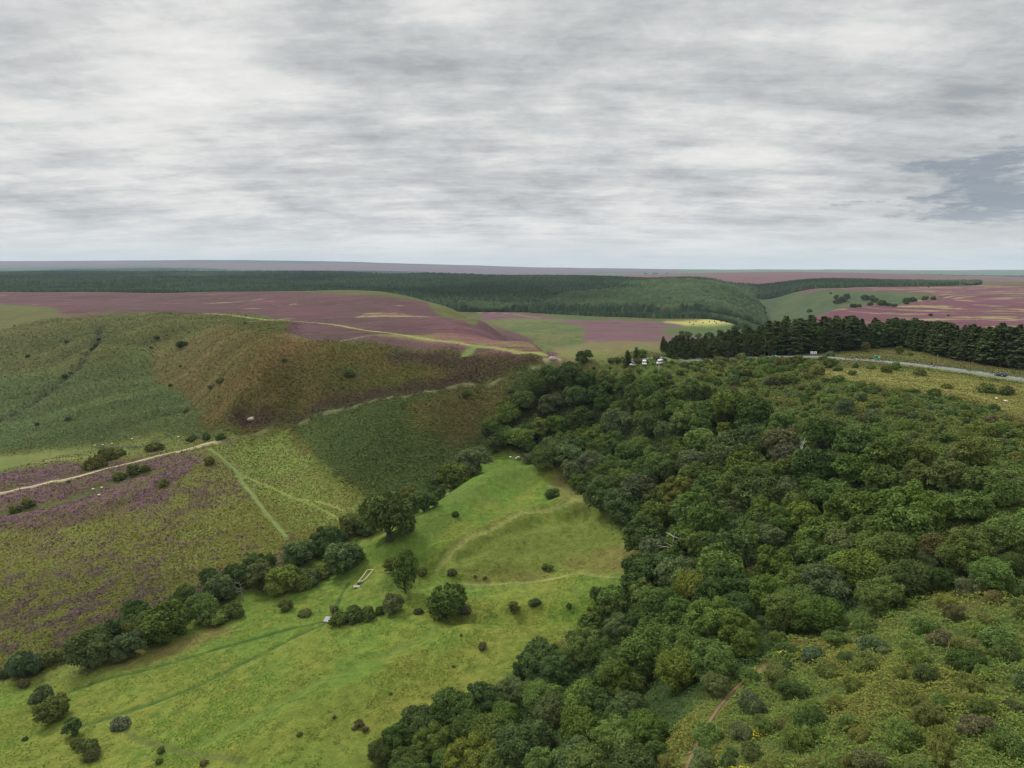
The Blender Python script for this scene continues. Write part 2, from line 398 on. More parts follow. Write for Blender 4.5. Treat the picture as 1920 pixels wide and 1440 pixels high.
COVER = [
 # kind, outline, colour A, colour B, heather clumps 0..1, light patches 0..1, edge roughness in m
 ('pix', [(890,585),(960,587),(1100,598),(1235,604),(1300,612),(1330,630),(1280,650),(1260,668),(1150,684),(1050,676),(1045,664),(1000,640),(930,610)], (.150,.066,.092), (.130,.090,.070), .75, .25, 12),
 ('pix', [(905,603),(950,596),(1040,600),(1090,612),(1100,640),(1080,664),(1045,664),(1000,640)], (.055,.095,.030), (.120,.120,.040), .0, .4, 10),
 ('pix', [(1040,655),(1100,640),(1200,640),(1270,645),(1262,668),(1150,690),(1045,676)], (.130,.150,.045), (.150,.105,.060), .1, .1, 8),
 ('pix', [(1020,588),(1120,596),(1140,603),(1040,598)], (.055,.095,.030), (.08,.10,.03), 0, 0, 6),
 ('pix', [(1235,615),(1280,612),(1390,606),(1400,620),(1330,634),(1250,628)], (.065,.110,.035), (.09,.115,.04), 0, 0, 6),
 ('wld', [W(1480,800),W(1545,835),W(1640,940),W(1720,1040),W(1770,1180),W(1740,1330),W(1680,1430),W(1600,1510),W(1530,1580),W(1500,1680),W(1520,1760),W(2400,1900),W(2300,500),W(1500,500)], (.140,.052,.082), (.120,.060,.060), .45, .8, 8),
 ('wld', [W(1300,2500),W(1900,2350),W(2600,2500),W(2500,5500),W(1150,5500)], (.150,.060,.080), (.13,.075,.06), .4, .5, 30),
 ('pix', [(0,546),(300,547),(600,551),(720,556),(800,566),(860,582),(930,612),(1000,640),(1050,666),(1030,674),(980,672),(900,664),(820,655),(740,652),(640,638),(560,640),(530,626),(545,606),(500,592),(440,588),(380,590),(300,586),(200,590),(100,597),(60,596),(120,586),(95,577),(40,573),(0,570)], (.118,.052,.060), (.072,.046,.038), .55, .42, 4),
 ('wld', [W(-900,560),W(-900,1100),W(0,1155),W(0,690),W(-400,600)], (.118,.052,.060), (.072,.046,.038), .55, .34, 4),
 ('pix', [(800,566),(830,571),(860,582),(930,612),(890,612),(850,598),(815,580)], (.100,.120,.030), (.085,.08,.03), .05, .1, 4),
 ('pix', [(700,628),(800,640),(900,655),(960,662),(1040,664),(1000,645),(900,632),(820,625)], (.150,.065,.070), (.150,.140,.045), .35, .5, 5),
 # far layers
 ('wld', [W(-400,6600),W(300,7200),W(560,8200),W(250,9000),W(-400,9400)], (.035,.070,.042), (.050,.085,.045), 0, .1, 120),
 ('wld', [W(-400,5400),W(60,5500),W(180,5900),W(-50,6400),W(-400,6300)], (.080,.130,.050), (.050,.085,.045), 0, .2, 80),
 ('wld', [W(250,10300),W(800,10700),W(1010,11300),W(600,11600),W(250,11100)], (.035,.070,.045), (.050,.085,.050), 0, 0, 120),
 ('wld', [W(740,11800),W(880,11900),W(960,12700),W(700,12600)], (.035,.070,.045), (.050,.085,.050), 0, 0, 90),
 ('wld', [W(480,5400),W(1000,5600),W(1060,6300),W(700,6300),W(480,6000)], (.120,.160,.060), (.150,.085,.095), .2, .4, 60),
 ('wld', [W(1060,6700),W(1300,6500),W(1420,7300),W(1100,7500)], (.055,.110,.050), (.10,.13,.06), 0, .4, 60),
 ('wld', [W(0,12200),W(450,12300),W(450,12900),W(0,12800)], (.060,.080,.060), (.10,.08,.08), 0, 0, 120),
 # bowl: fern above, greener below
 ('pix', [(0,572),(45,575),(120,587),(60,597),(130,592),(240,589),(380,590),(440,588),(545,606),(530,626),(560,640),(500,680),(430,735),(375,790),(390,832),(340,822),(300,812),(230,828),(130,838),(0,838)], (.100,.100,.032), (.076,.088,.026), 0, .05, 4),
 ('pix', [(0,680),(100,700),(200,690),(260,660),(330,690),(400,720),(420,745),(375,790),(385,822),(300,815),(230,828),(130,840),(0,840)], (.076,.112,.040), (.090,.108,.036), 0, .03, 14),
 ('pix', [(300,640),(420,610),(530,632),(560,640),(500,680),(430,735),(380,770),(330,740),(280,700)], (.145,.112,.040), (.105,.102,.034), 0, .1, 14),
 ('pix', [(-90,640),(-60,590),(-10,566),(50,574),(118,588),(60,598),(0,650)], (.100,.100,.032), (.076,.088,.026), 0, .05, 3),
 # spur, brown
 ('pix', [(530,626),(560,640),(640,640),(740,652),(900,664),(1030,676),(1010,690),(960,703),(760,744),(550,797),(440,815),(395,812),(375,790),(430,735),(500,680)], (.120,.092,.030), (.092,.100,.028), .06, .05, 6),
 ('pix', [(560,625),(600,650),(520,700),(450,740),(400,790),(360,800),(420,730),(490,675)], (.145,.105,.038), (.120,.098,.034), .04, .05, 8),
 ('pix', [(740,655),(850,660),(980,672),(1030,678),(1000,690),(900,686),(800,690),(740,680)], (.075,.050,.036), (.090,.080,.030), .2, .05, 6),
 ('pix', [(420,786),(455,772),(520,774),(600,757),(660,741),(740,727),(850,703),(960,684),(1020,675),(990,695),(900,716),(760,744),(640,769),(550,797),(470,806)], (.060,.040,.032), (.075,.055,.032), .1, 0, 3),
 # fern slope above the beck
 ('pix', [(550,797),(640,768),(760,745),(960,703),(1010,690),(1060,700),(1020,760),(960,800),(930,850),(880,870),(830,900),(790,925),(740,935),(690,945),(672,915),(620,890),(590,850),(560,815)], (.086,.112,.034), (.070,.098,.030), 0, .02, 4),
 ('pix', [(760,760),(880,725),(960,710),(940,750),(900,800),(830,820),(760,800)], (.100,.108,.032), (.112,.095,.034), 0, .02, 9),
 # heathy moor
 ('pix', [(-120,842),(0,838),(130,838),(230,828),(300,812),(390,824),(430,812),(550,797),(560,815),(590,850),(620,890),(672,915),(690,945),(740,985),(640,1015),(560,1060),(430,1115),(300,1190),(80,1265),(-60,1290),(-200,1100)], (.140,.155,.032), (.110,.098,.028), .50, .05, 5),
 ('pix', [(0,838),(130,838),(230,828),(300,812),(360,815),(360,838),(280,850),(180,868),(0,882)], (.150,.160,.045), (.120,.150,.040), .18, .3, 5),
 ('pix', [(-100,890),(0,900),(120,868),(240,862),(330,850),(390,850),(350,890),(290,950),(160,985),(0,1010),(-100,1000)], (.120,.110,.036), (.085,.065,.034), .85, .1, 8),
 ('pix', [(390,836),(440,830),(550,810),(590,860),(620,895),(672,920),(680,960),(600,990),(540,1000),(480,920),(430,880)], (.130,.185,.035), (.140,.155,.040), .34, .1, 6),
 ('pix', [(-80,1080),(150,1060),(350,1060),(430,1090),(300,1180),(80,1250),(-80,1280)], (.115,.125,.032), (.085,.080,.028), .52, .02, 10),
 # green valley floor
 ('wld', 'MEADOW', (.094,.162,.024), (.140,.160,.028), 0, .12, 3),
 ('pix', [(690,1060),(760,1000),(830,960),(900,855),(1000,862),(1030,890),(980,930),(900,960),(850,1000),(800,1060),(740,1090)], (.092,.165,.024), (.100,.142,.026), 0, .03, 4),
 ('pix', [(1050,890),(1100,930),(1130,970),(1060,965),(1020,920)], (.140,.165,.034), (.150,.130,.045), .1, .2, 5),
 ('pix', [(820,1075),(860,1045),(960,1000),(1060,985),(1150,965),(1190,1010),(1180,1045),(1060,1060),(960,1078),(880,1082)], (.125,.150,.028), (.105,.140,.026), .04, .1, 3),
 ('pix', [(1040,1062),(1080,1040),(1190,1015),(1200,1050),(1170,1075),(1080,1078)], (.150,.140,.038), (.140,.155,.034), .15, .3, 4),
 ('pix', [(860,1078),(960,1072),(1040,1068),(1040,1082),(900,1086)], (.120,.075,.035), (.13,.13,.03), .1, .1, 2),
 ('pix', [(700,1095),(900,1090),(1170,1076),(1170,1090),(1000,1100),(830,1112),(700,1120)], (.098,.168,.028), (.130,.165,.032), 0, .05, 3),
 ('pix', [(60,1275),(180,1240),(330,1200),(420,1165),(445,1180),(330,1225),(200,1265),(90,1290)], (.150,.115,.040), (.130,.170,.035), 0, .1, 4),
 ('pix', [(380,1440),(560,1330),(760,1240),(980,1170),(1120,1145),(1100,1190),(950,1260),(760,1370),(700,1440)], (.120,.158,.026), (.148,.150,.028), 0, .1, 6),
 # wood floor and fern slope
 ('wld', 'SLOPE', (.078,.118,.028), (.110,.100,.032), 0, .06, 3),
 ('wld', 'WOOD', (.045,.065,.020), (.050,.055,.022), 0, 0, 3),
 ('pix', [(1560,692),(1640,690),(1720,694),(1800,704),(1925,726),(1960,800),(1925,792),(1860,760),(1760,738),(1660,722),(1600,716),(1540,706)], (.165,.185,.045), (.200,.175,.055), 0, .3, 3),
 ('pix', [(1555,676),(1640,670),(1700,676),(1800,690),(1930,716),(1990,730),(1990,700),(1900,690),(1750,660),(1650,655),(1560,664)], (.105,.130,.036), (.120,.105,.036), 0, .2, 2),
 ('pix', [(1180,684),(1280,680),(1440,672),(1440,690),(1300,712),(1190,706)], (.110,.160,.036), (.120,.13,.036), 0, .1, 3),
 # ravine bank in the side valley
 ('wld', [W(1395,1200),W(1480,800),W(1545,835),W(1640,940),W(1720,1040),W(1770,1180),W(1740,1330),W(1680,1430),W(1600,1510),W(1530,1580),W(1495,1700),W(1450,1900),W(1400,1700)], (.050,.076,.034), (.075,.092,.038), 0, .05, 6),
 ('pix', [(1236,603.5),(1300,602),(1390,603),(1368,608),(1340,610),(1285,610)], (.38,.36,.11), (.37,.34,.10), 0, 0, .5),
]

COVER = [(k_, [(-420, q_[1]) if q_[0] == 0 else (q_[0] * 3, q_[1]) if q_[0] < 0 else q_ for q_ in p_] if k_ == 'pix' else p_, *r_) for k_, p_, *r_ in COVER]
MEADOW = to_world([(-150,1330),(-40,1285),(80,1262),(300,1195),(430,1120),(560,1065),(640,1022),(740,990),(820,905),(900,852),(960,842),(1050,880),(1120,940),(1200,1015),(1190,1060),(1170,1100),(1140,1160),(1000,1240),(850,1330),(700,1425)])
MEADOW = [tuple(p) for p in MEADOW] + [(-60, 90), (-75, 20), (-260, 10), (-260, 120)]
SLOPE = [(-20, 0), (-26, 60)] + [tuple(p) for p in to_world([(720,1425),(870,1330),(1010,1240),(1140,1160),(1180,1100),(1200,1060),(1210,1015),(1125,940),(1050,880),(960,842),(905,820),(960,760),(1020,700),(1100,685),(1270,678),(1450,672),(1600,678),(1720,684),(1900,718)])] + [(420, 250), (420, 0)]
WOOD = [tuple(p) for p in to_world([(735,1425),(870,1335),(1010,1250),(1140,1165),(1185,1100),(1210,1060),(1215,1015),(1130,940),(1050,884),(960,848),(912,820),(960,765),(1020,705),(1100,700),(1200,712),(1320,745),(1420,765),(1480,820),(1560,850),(1640,880),(1740,920),(1800,960),(1900,990),(1925,1060),(1860,1080),(1700,1115),(1600,1150),(1480,1185),(1430,1240),(1360,1290),(1300,1330),(1240,1400),(1215,1440)])] + [(8, 40), (-22, 40)]
FOREST = [W(-900,1500),W(-100,1480),W(300,1500),W(550,1460),W(700,1400),W(830,1340),W(940,1295),W(1100,1235),W(1230,1195),W(1400,1175),W(1440,1250),W(1430,1500),W(1400,1800),W(1410,2150),W(1330,2250),W(1180,2500),W(1000,2900),W(800,3000),W(650,3400),W(500,4300),W(200,4700),W(-100,4800),W(-900,4500)]
STRIP = [W(1385,1780),W(1500,1720),W(1700,1760),W(1830,1800),W(1835,2000),W(1650,2120),W(1385,2230)]
NAMED = {'MEADOW': MEADOW, 'WOOD': WOOD, 'SLOPE': SLOPE}



def soften(m, k):
    """running mean over the grid, so that one cover passes into the next over a metre or so"""
    for ax in (0, 1):
        for _ in range(2):
            c = np.cumsum(np.pad(m, [(k + 1, k) if a == ax else (0, 0) for a in (0, 1)], mode='edge'), axis=ax, dtype=np.float64)
            m = (np.take(c, np.arange(2 * k + 1, c.shape[ax]), ax) - np.take(c, np.arange(0, c.shape[ax] - 2 * k - 1), ax)) / (2 * k + 1)
    return m


colA = np.zeros((NT, NR, 3)); colB = np.zeros((NT, NR, 3)); heath = np.zeros((NT, NR)); lite = np.zeros((NT, NR))
colA[:] = (.085, .105, .035); colB[:] = (.10, .085, .035); lite[:] = .1
colA[RR < 1300] = (.088, .094, .032); colB[RR < 1300] = (.070, .082, .026); lite[RR < 1300] = 0
farm = RR > 5200
colA[farm] = (.150, .080, .118); colB[farm] = (.105, .085, .075); heath[farm] = .2; lite[farm] = .30
band = farm & (fbm(GX / 3.5 + 40, GY, 1500, 4, .55) > .075)
colA[band] = (.040, .078, .045); colB[band] = (.075, .100, .050); heath[band] = 0
east = farm & (TH > R(13)) & (RR < 16000)
colA[east] = (.055, .105, .045); colB[east] = (.110, .125, .055); heath[east] = 0; lite[east] = .35
west = farm & (TH < R(-26) + .12 * fbm(GX, GY, 1500, 3)) & (RR < 9500)
colA[west] = (.040, .080, .04); colB[west] = (.085, .115, .05)
FARK = np.clip((RR - 150) / 200, 0, 1)
for kind, poly, ca, cb, he, li, er in COVER:
    w = NAMED[poly] if isinstance(poly, str) else (to_world(poly) if kind == 'pix' else poly)
    w = np.array(w)
    jx = GX + er * 2.2 * fbm(GX, GY, er * 5 + 2, 4, .6)
    jy = GY + er * 2.2 * fbm(GX + 500, GY - 300, er * 5 + 2, 4, .6)
    m = inside(w, jx, jy).astype(np.float32)
    m = (soften(m, 1) * FARK + soften(m, 3) * (1 - FARK))[..., None]
    colA += (np.array(ca) - colA) * m; colB += (np.array(cb) - colB) * m
    m = m[..., 0]; heath += (he - heath) * m; lite += (li - lite) * m
fm = inside(np.array(FOREST), GX, GY) | inside(np.array(STRIP), GX, GY)
colA[fm] = (.026, .042, .018); colB[fm] = (.034, .046, .020); heath[fm] = 0; lite[fm] = 0


GL = np.array([W(-300,1930),W(150,1930),W(265,1960),W(275,2090),W(120,2130),W(-300,2200)])


def glade(x, y):
    if GL is not None and np.ndim(x):
        g0 = inside(GL, x + 60 * fbm(x, y, 200, 3), y + 60 * fbm(x, y + 90, 200, 3))
    else:
        g0 = False
    return g0 | (fbm(x / 2.6 + 70, y, 330, 3, .5) > np.where(x < 0, .09, .17)) & (y > 1650)


fg = fm & glade(GX, GY)
colA[fg] = (.085, .125, .045); colB[fg] = (.115, .120, .050)


BARE = np.zeros((NT, NR))


def stroke(line, width, col, kind='pix', k=1.0, soft=.35, dz=0.0):
    """a line on the ground: path, gully, rut, or a crest painted as lit"""
    global GZ
    w = to_world(line) if kind == 'pix' else np.array(line)
    x0, x1 = w[:, 0].min() - 20, w[:, 0].max() + 20; y0, y1 = w[:, 1].min() - 20, w[:, 1].max() + 20
    m = (GX > x0) & (GX < x1) & (GY > y0) & (GY < y1)
    x, y = GX[m], GY[m]
    dd = dist_line(w, x + 1.6 * fbm(x, y, 14, 3), y + 1.6 * fbm(x + 90, y, 14, 3))
    f = np.clip((width * (1 + soft) - dd) / (width * soft * 2), 0, 1) * k
    if col is not None and dz > -1.6:
        BARE[m] = np.maximum(BARE[m], np.clip(f * 1.3, 0, 1))
    if col is not None:
        for arr in (colA, colB):
            arr[m] = arr[m] * (1 - f[:, None]) + np.array(col) * f[:, None]
        heath[m] *= 1 - f
    if dz:
        GZ[m] += dz * np.exp(-(dd / (width * 1.5)) ** 2)


# paths, tracks, gullies, and two crests painted as lit
stroke([(562,640),(520,672),(480,702),(440,735),(405,775)], 5, (.175,.120,.046), k=.6, soft=.8)  # lit crest of the spur, put into the ground colour as orange
BARE[:] = 0
stroke([(-60,938),(0,925),(60,912),(150,893),(250,867),(330,848),(415,829)], 1.3, (.36,.32,.17))
stroke([(415,829),(480,814),(550,797),(640,769),(760,744),(860,722),(960,702),(1010,688),(1035,676)], 0.7, (.13,.13,.06), k=.7)
stroke([(392,842),(440,882),(470,925),(510,975),(535,1008)], 0.8, (.13,.18,.045), k=.8)
stroke([(445,885),(520,920),(580,945),(640,975)], .8, (.15,.19,.045), k=.5)
stroke([(560,935),(600,942),(650,960)], .6, (.24,.24,.08), k=.5)
stroke([(390,588),(440,592),(500,600),(600,606),(700,621),(800,636),(880,647),(960,658),(1020,666)], 2.2, (.22,.24,.07), k=.9)
stroke([(470,604),(510,600),(530,600)], 3.0, (.20,.22,.07))
stroke([(640,640),(700,628),(760,628)], 1.6, (.17,.17,.06), k=.7)
stroke([(875,665),(890,648),(905,650)], 3.0, (.14,.19,.05), k=.8)
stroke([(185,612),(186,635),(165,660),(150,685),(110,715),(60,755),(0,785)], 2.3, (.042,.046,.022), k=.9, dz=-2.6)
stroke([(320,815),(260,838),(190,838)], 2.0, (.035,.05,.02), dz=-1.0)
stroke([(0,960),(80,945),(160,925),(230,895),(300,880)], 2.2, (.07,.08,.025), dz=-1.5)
stroke([(140,1365),(260,1325),(380,1280),(480,1230),(560,1190),(612,1165)], .7, (.045,.090,.018), k=.85, dz=-.4)
stroke([(120,1300),(250,1260),(390,1222),(480,1196),(570,1172),(612,1160)], .6, (.035,.078,.015), k=.85, dz=-.25)
stroke([(628,1150),(640,1120),(655,1095)], .55, (.05,.10,.022), dz=-.2)
stroke([(380,1390),(470,1350),(560,1300),(660,1255),(760,1215),(830,1180)], 1.6, (.10,.145,.028), k=.65, dz=-1.0)
stroke([(740,990),(820,940),(920,880),(1000,865)], 1.5, (.11,.20,.035), k=.6, dz=-.8)
stroke([(820,1072),(880,1030),(980,985),(1080,962),(1140,958)], .9, (.24,.24,.08), k=.55, dz=-.9)  # bright lip of the mound, its light painted into the grass colour
stroke([(1185,1073),(1080,1078),(960,1084),(860,1090)], .7, (.26,.25,.09), k=.5, dz=-.5)
stroke([(850,1157),(950,1157),(1050,1156),(1120,1146)], .6, (.24,.24,.07), k=.6, dz=-.6)
stroke([(215,1352),(250,1385),(300,1400),(400,1425),(460,1432)], .7, (.09,.10,.03), k=.7, dz=-.3)
stroke([(1285,1440),(1310,1390),(1340,1340),(1380,1292),(1440,1245)], .45, (.19,.125,.06), k=.6, dz=-.15)
stroke([(1590,706),(1660,712),(1740,724),(1820,738),(1925,770)], 1.4, (.24,.24,.08), k=.3)
stroke([(1020,676),(1040,675),(1052,673)], .8, (.36,.30,.19), k=.7)
stroke([(890,586),(960,588),(1010,596)], 3, (.30,.22,.17), k=.5)
# folds and mounds of the valley floor
stroke([(835,1062),(900,1030),(980,992),(1060,970),(1140,958)], 5.5, None, dz=6.5)
stroke([(800,1085),(880,1078),(1000,1070),(1100,1060),(1180,1058)], 3.2, None, dz=-4.0)
stroke([(740,1040),(820,985),(900,925),(960,905),(1050,885)], 6.5, None, dz=6.0)
stroke([(800,1060),(860,1030),(940,980),(1040,950),(1100,945)], 3.0, None, dz=-4.5)
stroke([(720,1100),(860,1094),(1000,1090),(1175,1076)], 3.5, None, dz=3.4)
stroke([(860,1148),(960,1148),(1060,1146),(1120,1138)], 3.0, None, dz=-3.8)
stroke([(480,1385),(620,1310),(760,1240),(880,1190)], 5, None, dz=1.5)
# ribs of the bowl, running down its side
rib_a, rib_b = at([100, 400], [795, 680])[:, :2]
rd = (rib_b - rib_a) / np.linalg.norm(rib_b - rib_a)
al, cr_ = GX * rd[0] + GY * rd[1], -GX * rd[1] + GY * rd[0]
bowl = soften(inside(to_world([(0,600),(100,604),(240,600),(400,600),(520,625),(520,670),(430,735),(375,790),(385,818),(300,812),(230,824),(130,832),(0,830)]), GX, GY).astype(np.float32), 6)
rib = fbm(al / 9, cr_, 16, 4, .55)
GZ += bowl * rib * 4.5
colA *= (1 + bowl * rib * .9)[..., None]; colB *= (1 + bowl * rib * .9)[..., None]  # relief shading put into the colour: ribs paler, hollows darker
# hummocks of heather, fern and tussock
hm = fbm(GX, GY, 5.5, 3, .6)
amp = np.where(RR < 700, 0.35 + heath * .7, 0) * np.clip(RR / 120, .2, 1)
GZ += hm * amp
fernzone = (colA[..., 1] > colA[..., 0] * 1.2) & (colA[..., 1] < .1) & (RR < 900) & (RR > 180)
GZ += np.where(fernzone, np.abs(fbm(GX + GY * .3, GY, 7, 3, .6)) * 5.0, 0)
colA *= (1 + .35 * fbm(GX, GY, 30, 4, .6))[..., None]
colB *= (1 + .35 * fbm(GX + 900, GY, 55, 4, .6))[..., None]

# ---------------------------------------------------------------- material toolkit
def new_mat(name):
    m = bpy.data.materials.new(name); m.use_nodes = True
    m.node_tree.nodes.clear()
    h = G(m.node_tree)
    out = h.n.new('ShaderNodeOutputMaterial')
    b = h.n.new('ShaderNodeBsdfPrincipled')
    h.l.new(b.outputs[0], out.inputs[0])
    return m, h, b


def plain(name, col, rough=.7, metal=0.0, spec=.3, vary=.12, scale=3.0):
    m, h, b = new_mat(name)
    t = h.n.new('ShaderNodeTexCoord')
    nz = h.noise(t.outputs['Object'], scale, 4)
    c = h.mix(1.0, (*col, 1), h.mapr(nz, .3, .7, 1 - vary, 1 + vary, False), 'MULTIPLY')
    h.put(b.inputs['Base Color'], c)
    b.inputs['Roughness'].default_value = rough
    b.inputs['Metallic'].default_value = metal
    b.inputs['Specular IOR Level'].default_value = spec
    return m


def ground_material():
    m, h, b = new_mat('moorland')
    t = h.n.new('ShaderNodeTexCoord'); p = t.outputs['Object']
    A_, B_ = h.attr('ColA'), h.attr('ColB')
    mk = h.attr('mask')
    s = h.n.new('ShaderNodeSeparateColor'); h.l.new(mk, s.inputs[0])
    he, li = s.outputs[0], s.outputs[1]
    n0 = h.noise(p, .012, 5, .6, .4)
    n1_ = h.noise(p, .07, 6, .65, .3)
    n2_ = h.noise(p, .45, 4, .65)
    n3_ = h.noise(p, 2.2, 3, .6)
    mixf = h.mapr(h.math('ADD', h.math('MULTIPLY', n0, .4), h.math('ADD', h.math('MULTIPLY', n1_, .4), h.math('MULTIPLY', n2_, .25))), .44, .60)
    col = h.mix(mixf, A_, B_)
    # pale grass patches (burnt or mown strips), long and thin
    q = h.vmath('MULTIPLY', p, (.011, .022, .02))
    pn = h.noise(q, 1.0, 5, .6, .6)
    thr = h.math('SUBTRACT', .74, h.math('MULTIPLY', li, .26))
    pf = h.math('MULTIPLY', h.mapr(h.math('SUBTRACT', pn, thr), 0, .05), h.math('MINIMUM', h.math('MULTIPLY', li, 3.0), .8))
    col = h.mix(pf, col, (.27, .225, .10))
    # heather in flower: clumps of a metre or three
    hn = h.math('ADD', h.math('MULTIPLY', h.noise(p, .55, 4, .7, .5), .6), h.math('MULTIPLY', h.noise(p, .05, 3, .6), .4))
    ht = h.math('SUBTRACT', .66, h.math('MULTIPLY', he, .22))
    hf = h.math('MULTIPLY', h.mapr(h.math('SUBTRACT', hn, ht), 0, .05), h.math('MINIMUM', h.math('MULTIPLY', he, 2.5), .85))
    col = h.mix(hf, col, h.mix(n3_, (.105, .058, .070), (.185, .085, .130)))
    # bands of older, darker heather
    ln = h.math('ABSOLUTE', h.math('SUBTRACT', h.noise(h.vmath('MULTIPLY', p, (.0045, .016, .01)), 1.0, 3, .5, .8), .5))
    lf = h.math('MULTIPLY', h.mapr(ln, .030, .004), h.math('MINIMUM', h.math('MULTIPLY', h.math('MULTIPLY', he, li), 3.2), .6))
    col = h.mix(lf, col, (.060, .030, .032))
    v = h.math('MULTIPLY', h.mapr(n2_, .25, .75, .70, 1.30, False), h.mapr(n3_, .25, .75, .80, 1.20, False))
    col = h.mix(1.0, col, v, 'MULTIPLY')
    h.put(b.inputs['Base Color'], col)
    b.inputs['Roughness'].default_value = .95
    b.inputs['Specular IOR Level'].default_value = .1
    bp = h.n.new('ShaderNodeBump'); bp.inputs['Strength'].default_value = .7; bp.inputs['Distance'].default_value = .9
    hh = h.math('ADD', h.math('MULTIPLY', n2_, 1.0), h.math('ADD', h.math('MULTIPLY', n3_, .35), h.math('MULTIPLY', hf, .35)))
    h.l.new(hh, bp.inputs['Height']); h.l.new(bp.outputs[0], b.inputs['Normal'])
    return m


def mesh_from(name, verts, faces, mats=(), smooth=False, attrs=None, mat_idx=None):
    """faces: (n,k) int array of equal-sided faces, or a list of such arrays"""
    if isinstance(faces, np.ndarray):
        faces = [faces]
    me = bpy.data.meshes.new(name)
    nv = len(verts)
    me.vertices.add(nv); me.vertices.foreach_set('co', np.asarray(verts, np.float32).ravel())
    loops = np.concatenate([f.ravel() for f in faces])
    sizes = np.concatenate([np.full(len(f), f.shape[1]) for f in faces])
    me.loops.add(len(loops)); me.loops.foreach_set('vertex_index', loops.astype(np.int32))
    me.polygons.add(len(sizes))
    me.polygons.foreach_set('loop_start', np.concatenate([[0], np.cumsum(sizes)[:-1]]).astype(np.int32))
    if smooth:
        me.polygons.foreach_set('use_smooth', np.ones(len(sizes), bool))
    if mat_idx is not None:
        me.polygons.foreach_set('material_index', np.asarray(mat_idx, np.int32))
    for m in mats:
        me.materials.append(m)
    for k, a in (attrs or {}).items():
        a = np.asarray(a, np.float32)
        if a.ndim == 1:
            at_ = me.attributes.new(k, 'FLOAT', 'POINT'); at_.data.foreach_set('value', a)
        else:
            at_ = me.attributes.new(k, 'FLOAT_COLOR', 'POINT')
            at_.data.foreach_set('color', np.concatenate([a, np.ones((len(a), 1), np.float32)], 1).ravel())
    me.update(calc_edges=True)
    return me


def link(name, me, parent=None, loc=None, **props):
    ob = bpy.data.objects.new(name, me)
    C.objects.link(ob)
    if parent is not None:
        ob.parent = parent
    if loc is not None:
        ob.location = loc
    for k, v in props.items():
        if v is not None:
            ob[k] = v
    return ob


V = np.stack([GX, GY, GZ], -1).reshape(-1, 3)
ii, jj = np.meshgrid(np.arange(NT - 1), np.arange(NR - 1), indexing='ij')
a0 = (ii * NR + jj).ravel()
F = np.stack([a0, a0 + NR, a0 + NR + 1, a0 + 1], 1)[:, ::-1]
mask = np.stack([heath, lite, np.zeros_like(lite)], -1).reshape(-1, 3)
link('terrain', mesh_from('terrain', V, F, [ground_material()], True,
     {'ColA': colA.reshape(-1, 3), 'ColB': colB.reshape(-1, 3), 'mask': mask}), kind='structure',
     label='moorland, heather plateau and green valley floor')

# ---------------------------------------------------------------- foliage
def leaf_mat(name='foliage'):
    m = bpy.data.materials.new(name); m.use_nodes = True
    m.node_tree.nodes.clear(); h = G(m.node_tree)
    out = h.n.new('ShaderNodeOutputMaterial')
    oi = h.n.new('ShaderNodeObjectInfo')
    tone = h.attr('tone', 'Fac')
    v = h.mapr(tone, 0, 1, .42, 1.65, False)
    c = h.mix(1.0, oi.outputs['Color'], v, 'MULTIPLY')
    c = h.mix(h.math('MULTIPLY', h.mapr(tone, .6, 1, 0, 1), .35), c, (.20, .22, .045))
    df = h.n.new('ShaderNodeBsdfDiffuse'); h.l.new(c, df.inputs[0])
    tr = h.n.new('ShaderNodeBsdfTranslucent'); h.l.new(c, tr.inputs[0])
    mx = h.n.new('ShaderNodeMixShader'); mx.inputs[0].default_value = .22
    h.l.new(df.outputs[0], mx.inputs[1]); h.l.new(tr.outputs[0], mx.inputs[2])
    h.l.new(mx.outputs[0], out.inputs[0])
    return m


LEAF = leaf_mat()
BARK = plain('bark', (.085, .075, .055), .9, vary=.3, scale=2)
BIRCH = plain('pale_bark', (.42, .39, .32), .85, vary=.25, scale=2)
DEAD = plain('dead_wood', (.34, .32, .28), .85, vary=.2, scale=2)


def frames(nrm, r):
    """two unit vectors across each normal, turned by a random angle"""
    a = np.cross(nrm, np.where(np.abs(nrm[:, 2:3]) < .9, [[0, 0, 1.]], [[1., 0, 0]]))
    a /= np.linalg.norm(a, axis=1, keepdims=True)
    b = np.cross(nrm, a)
    t = r.random(len(nrm))[:, None] * 6.283
    return a * np.cos(t) + b * np.sin(t), b * np.cos(t) - a * np.sin(t)


def leaves(pos, nrm, size, tone, r, wide=.62):
    nrm = nrm / np.linalg.norm(nrm, axis=1, keepdims=True)
    u, w = frames(nrm, r)
    s = (size * r.uniform(.6, 1.35, len(pos)))[:, None]
    fold = nrm * s * .22
    v = np.stack([pos - u * s, pos - w * s * wide + fold, pos + u * s, pos + w * s * wide + fold], 1)
    n = len(pos)
    f = np.arange(4 * n).reshape(n, 4)
    return v.reshape(-1, 3), f, np.repeat(tone, 4)


def unit(r, n):
    v = r.normal(size=(n, 3)); return v / np.linalg.norm(v, axis=1, keepdims=True)


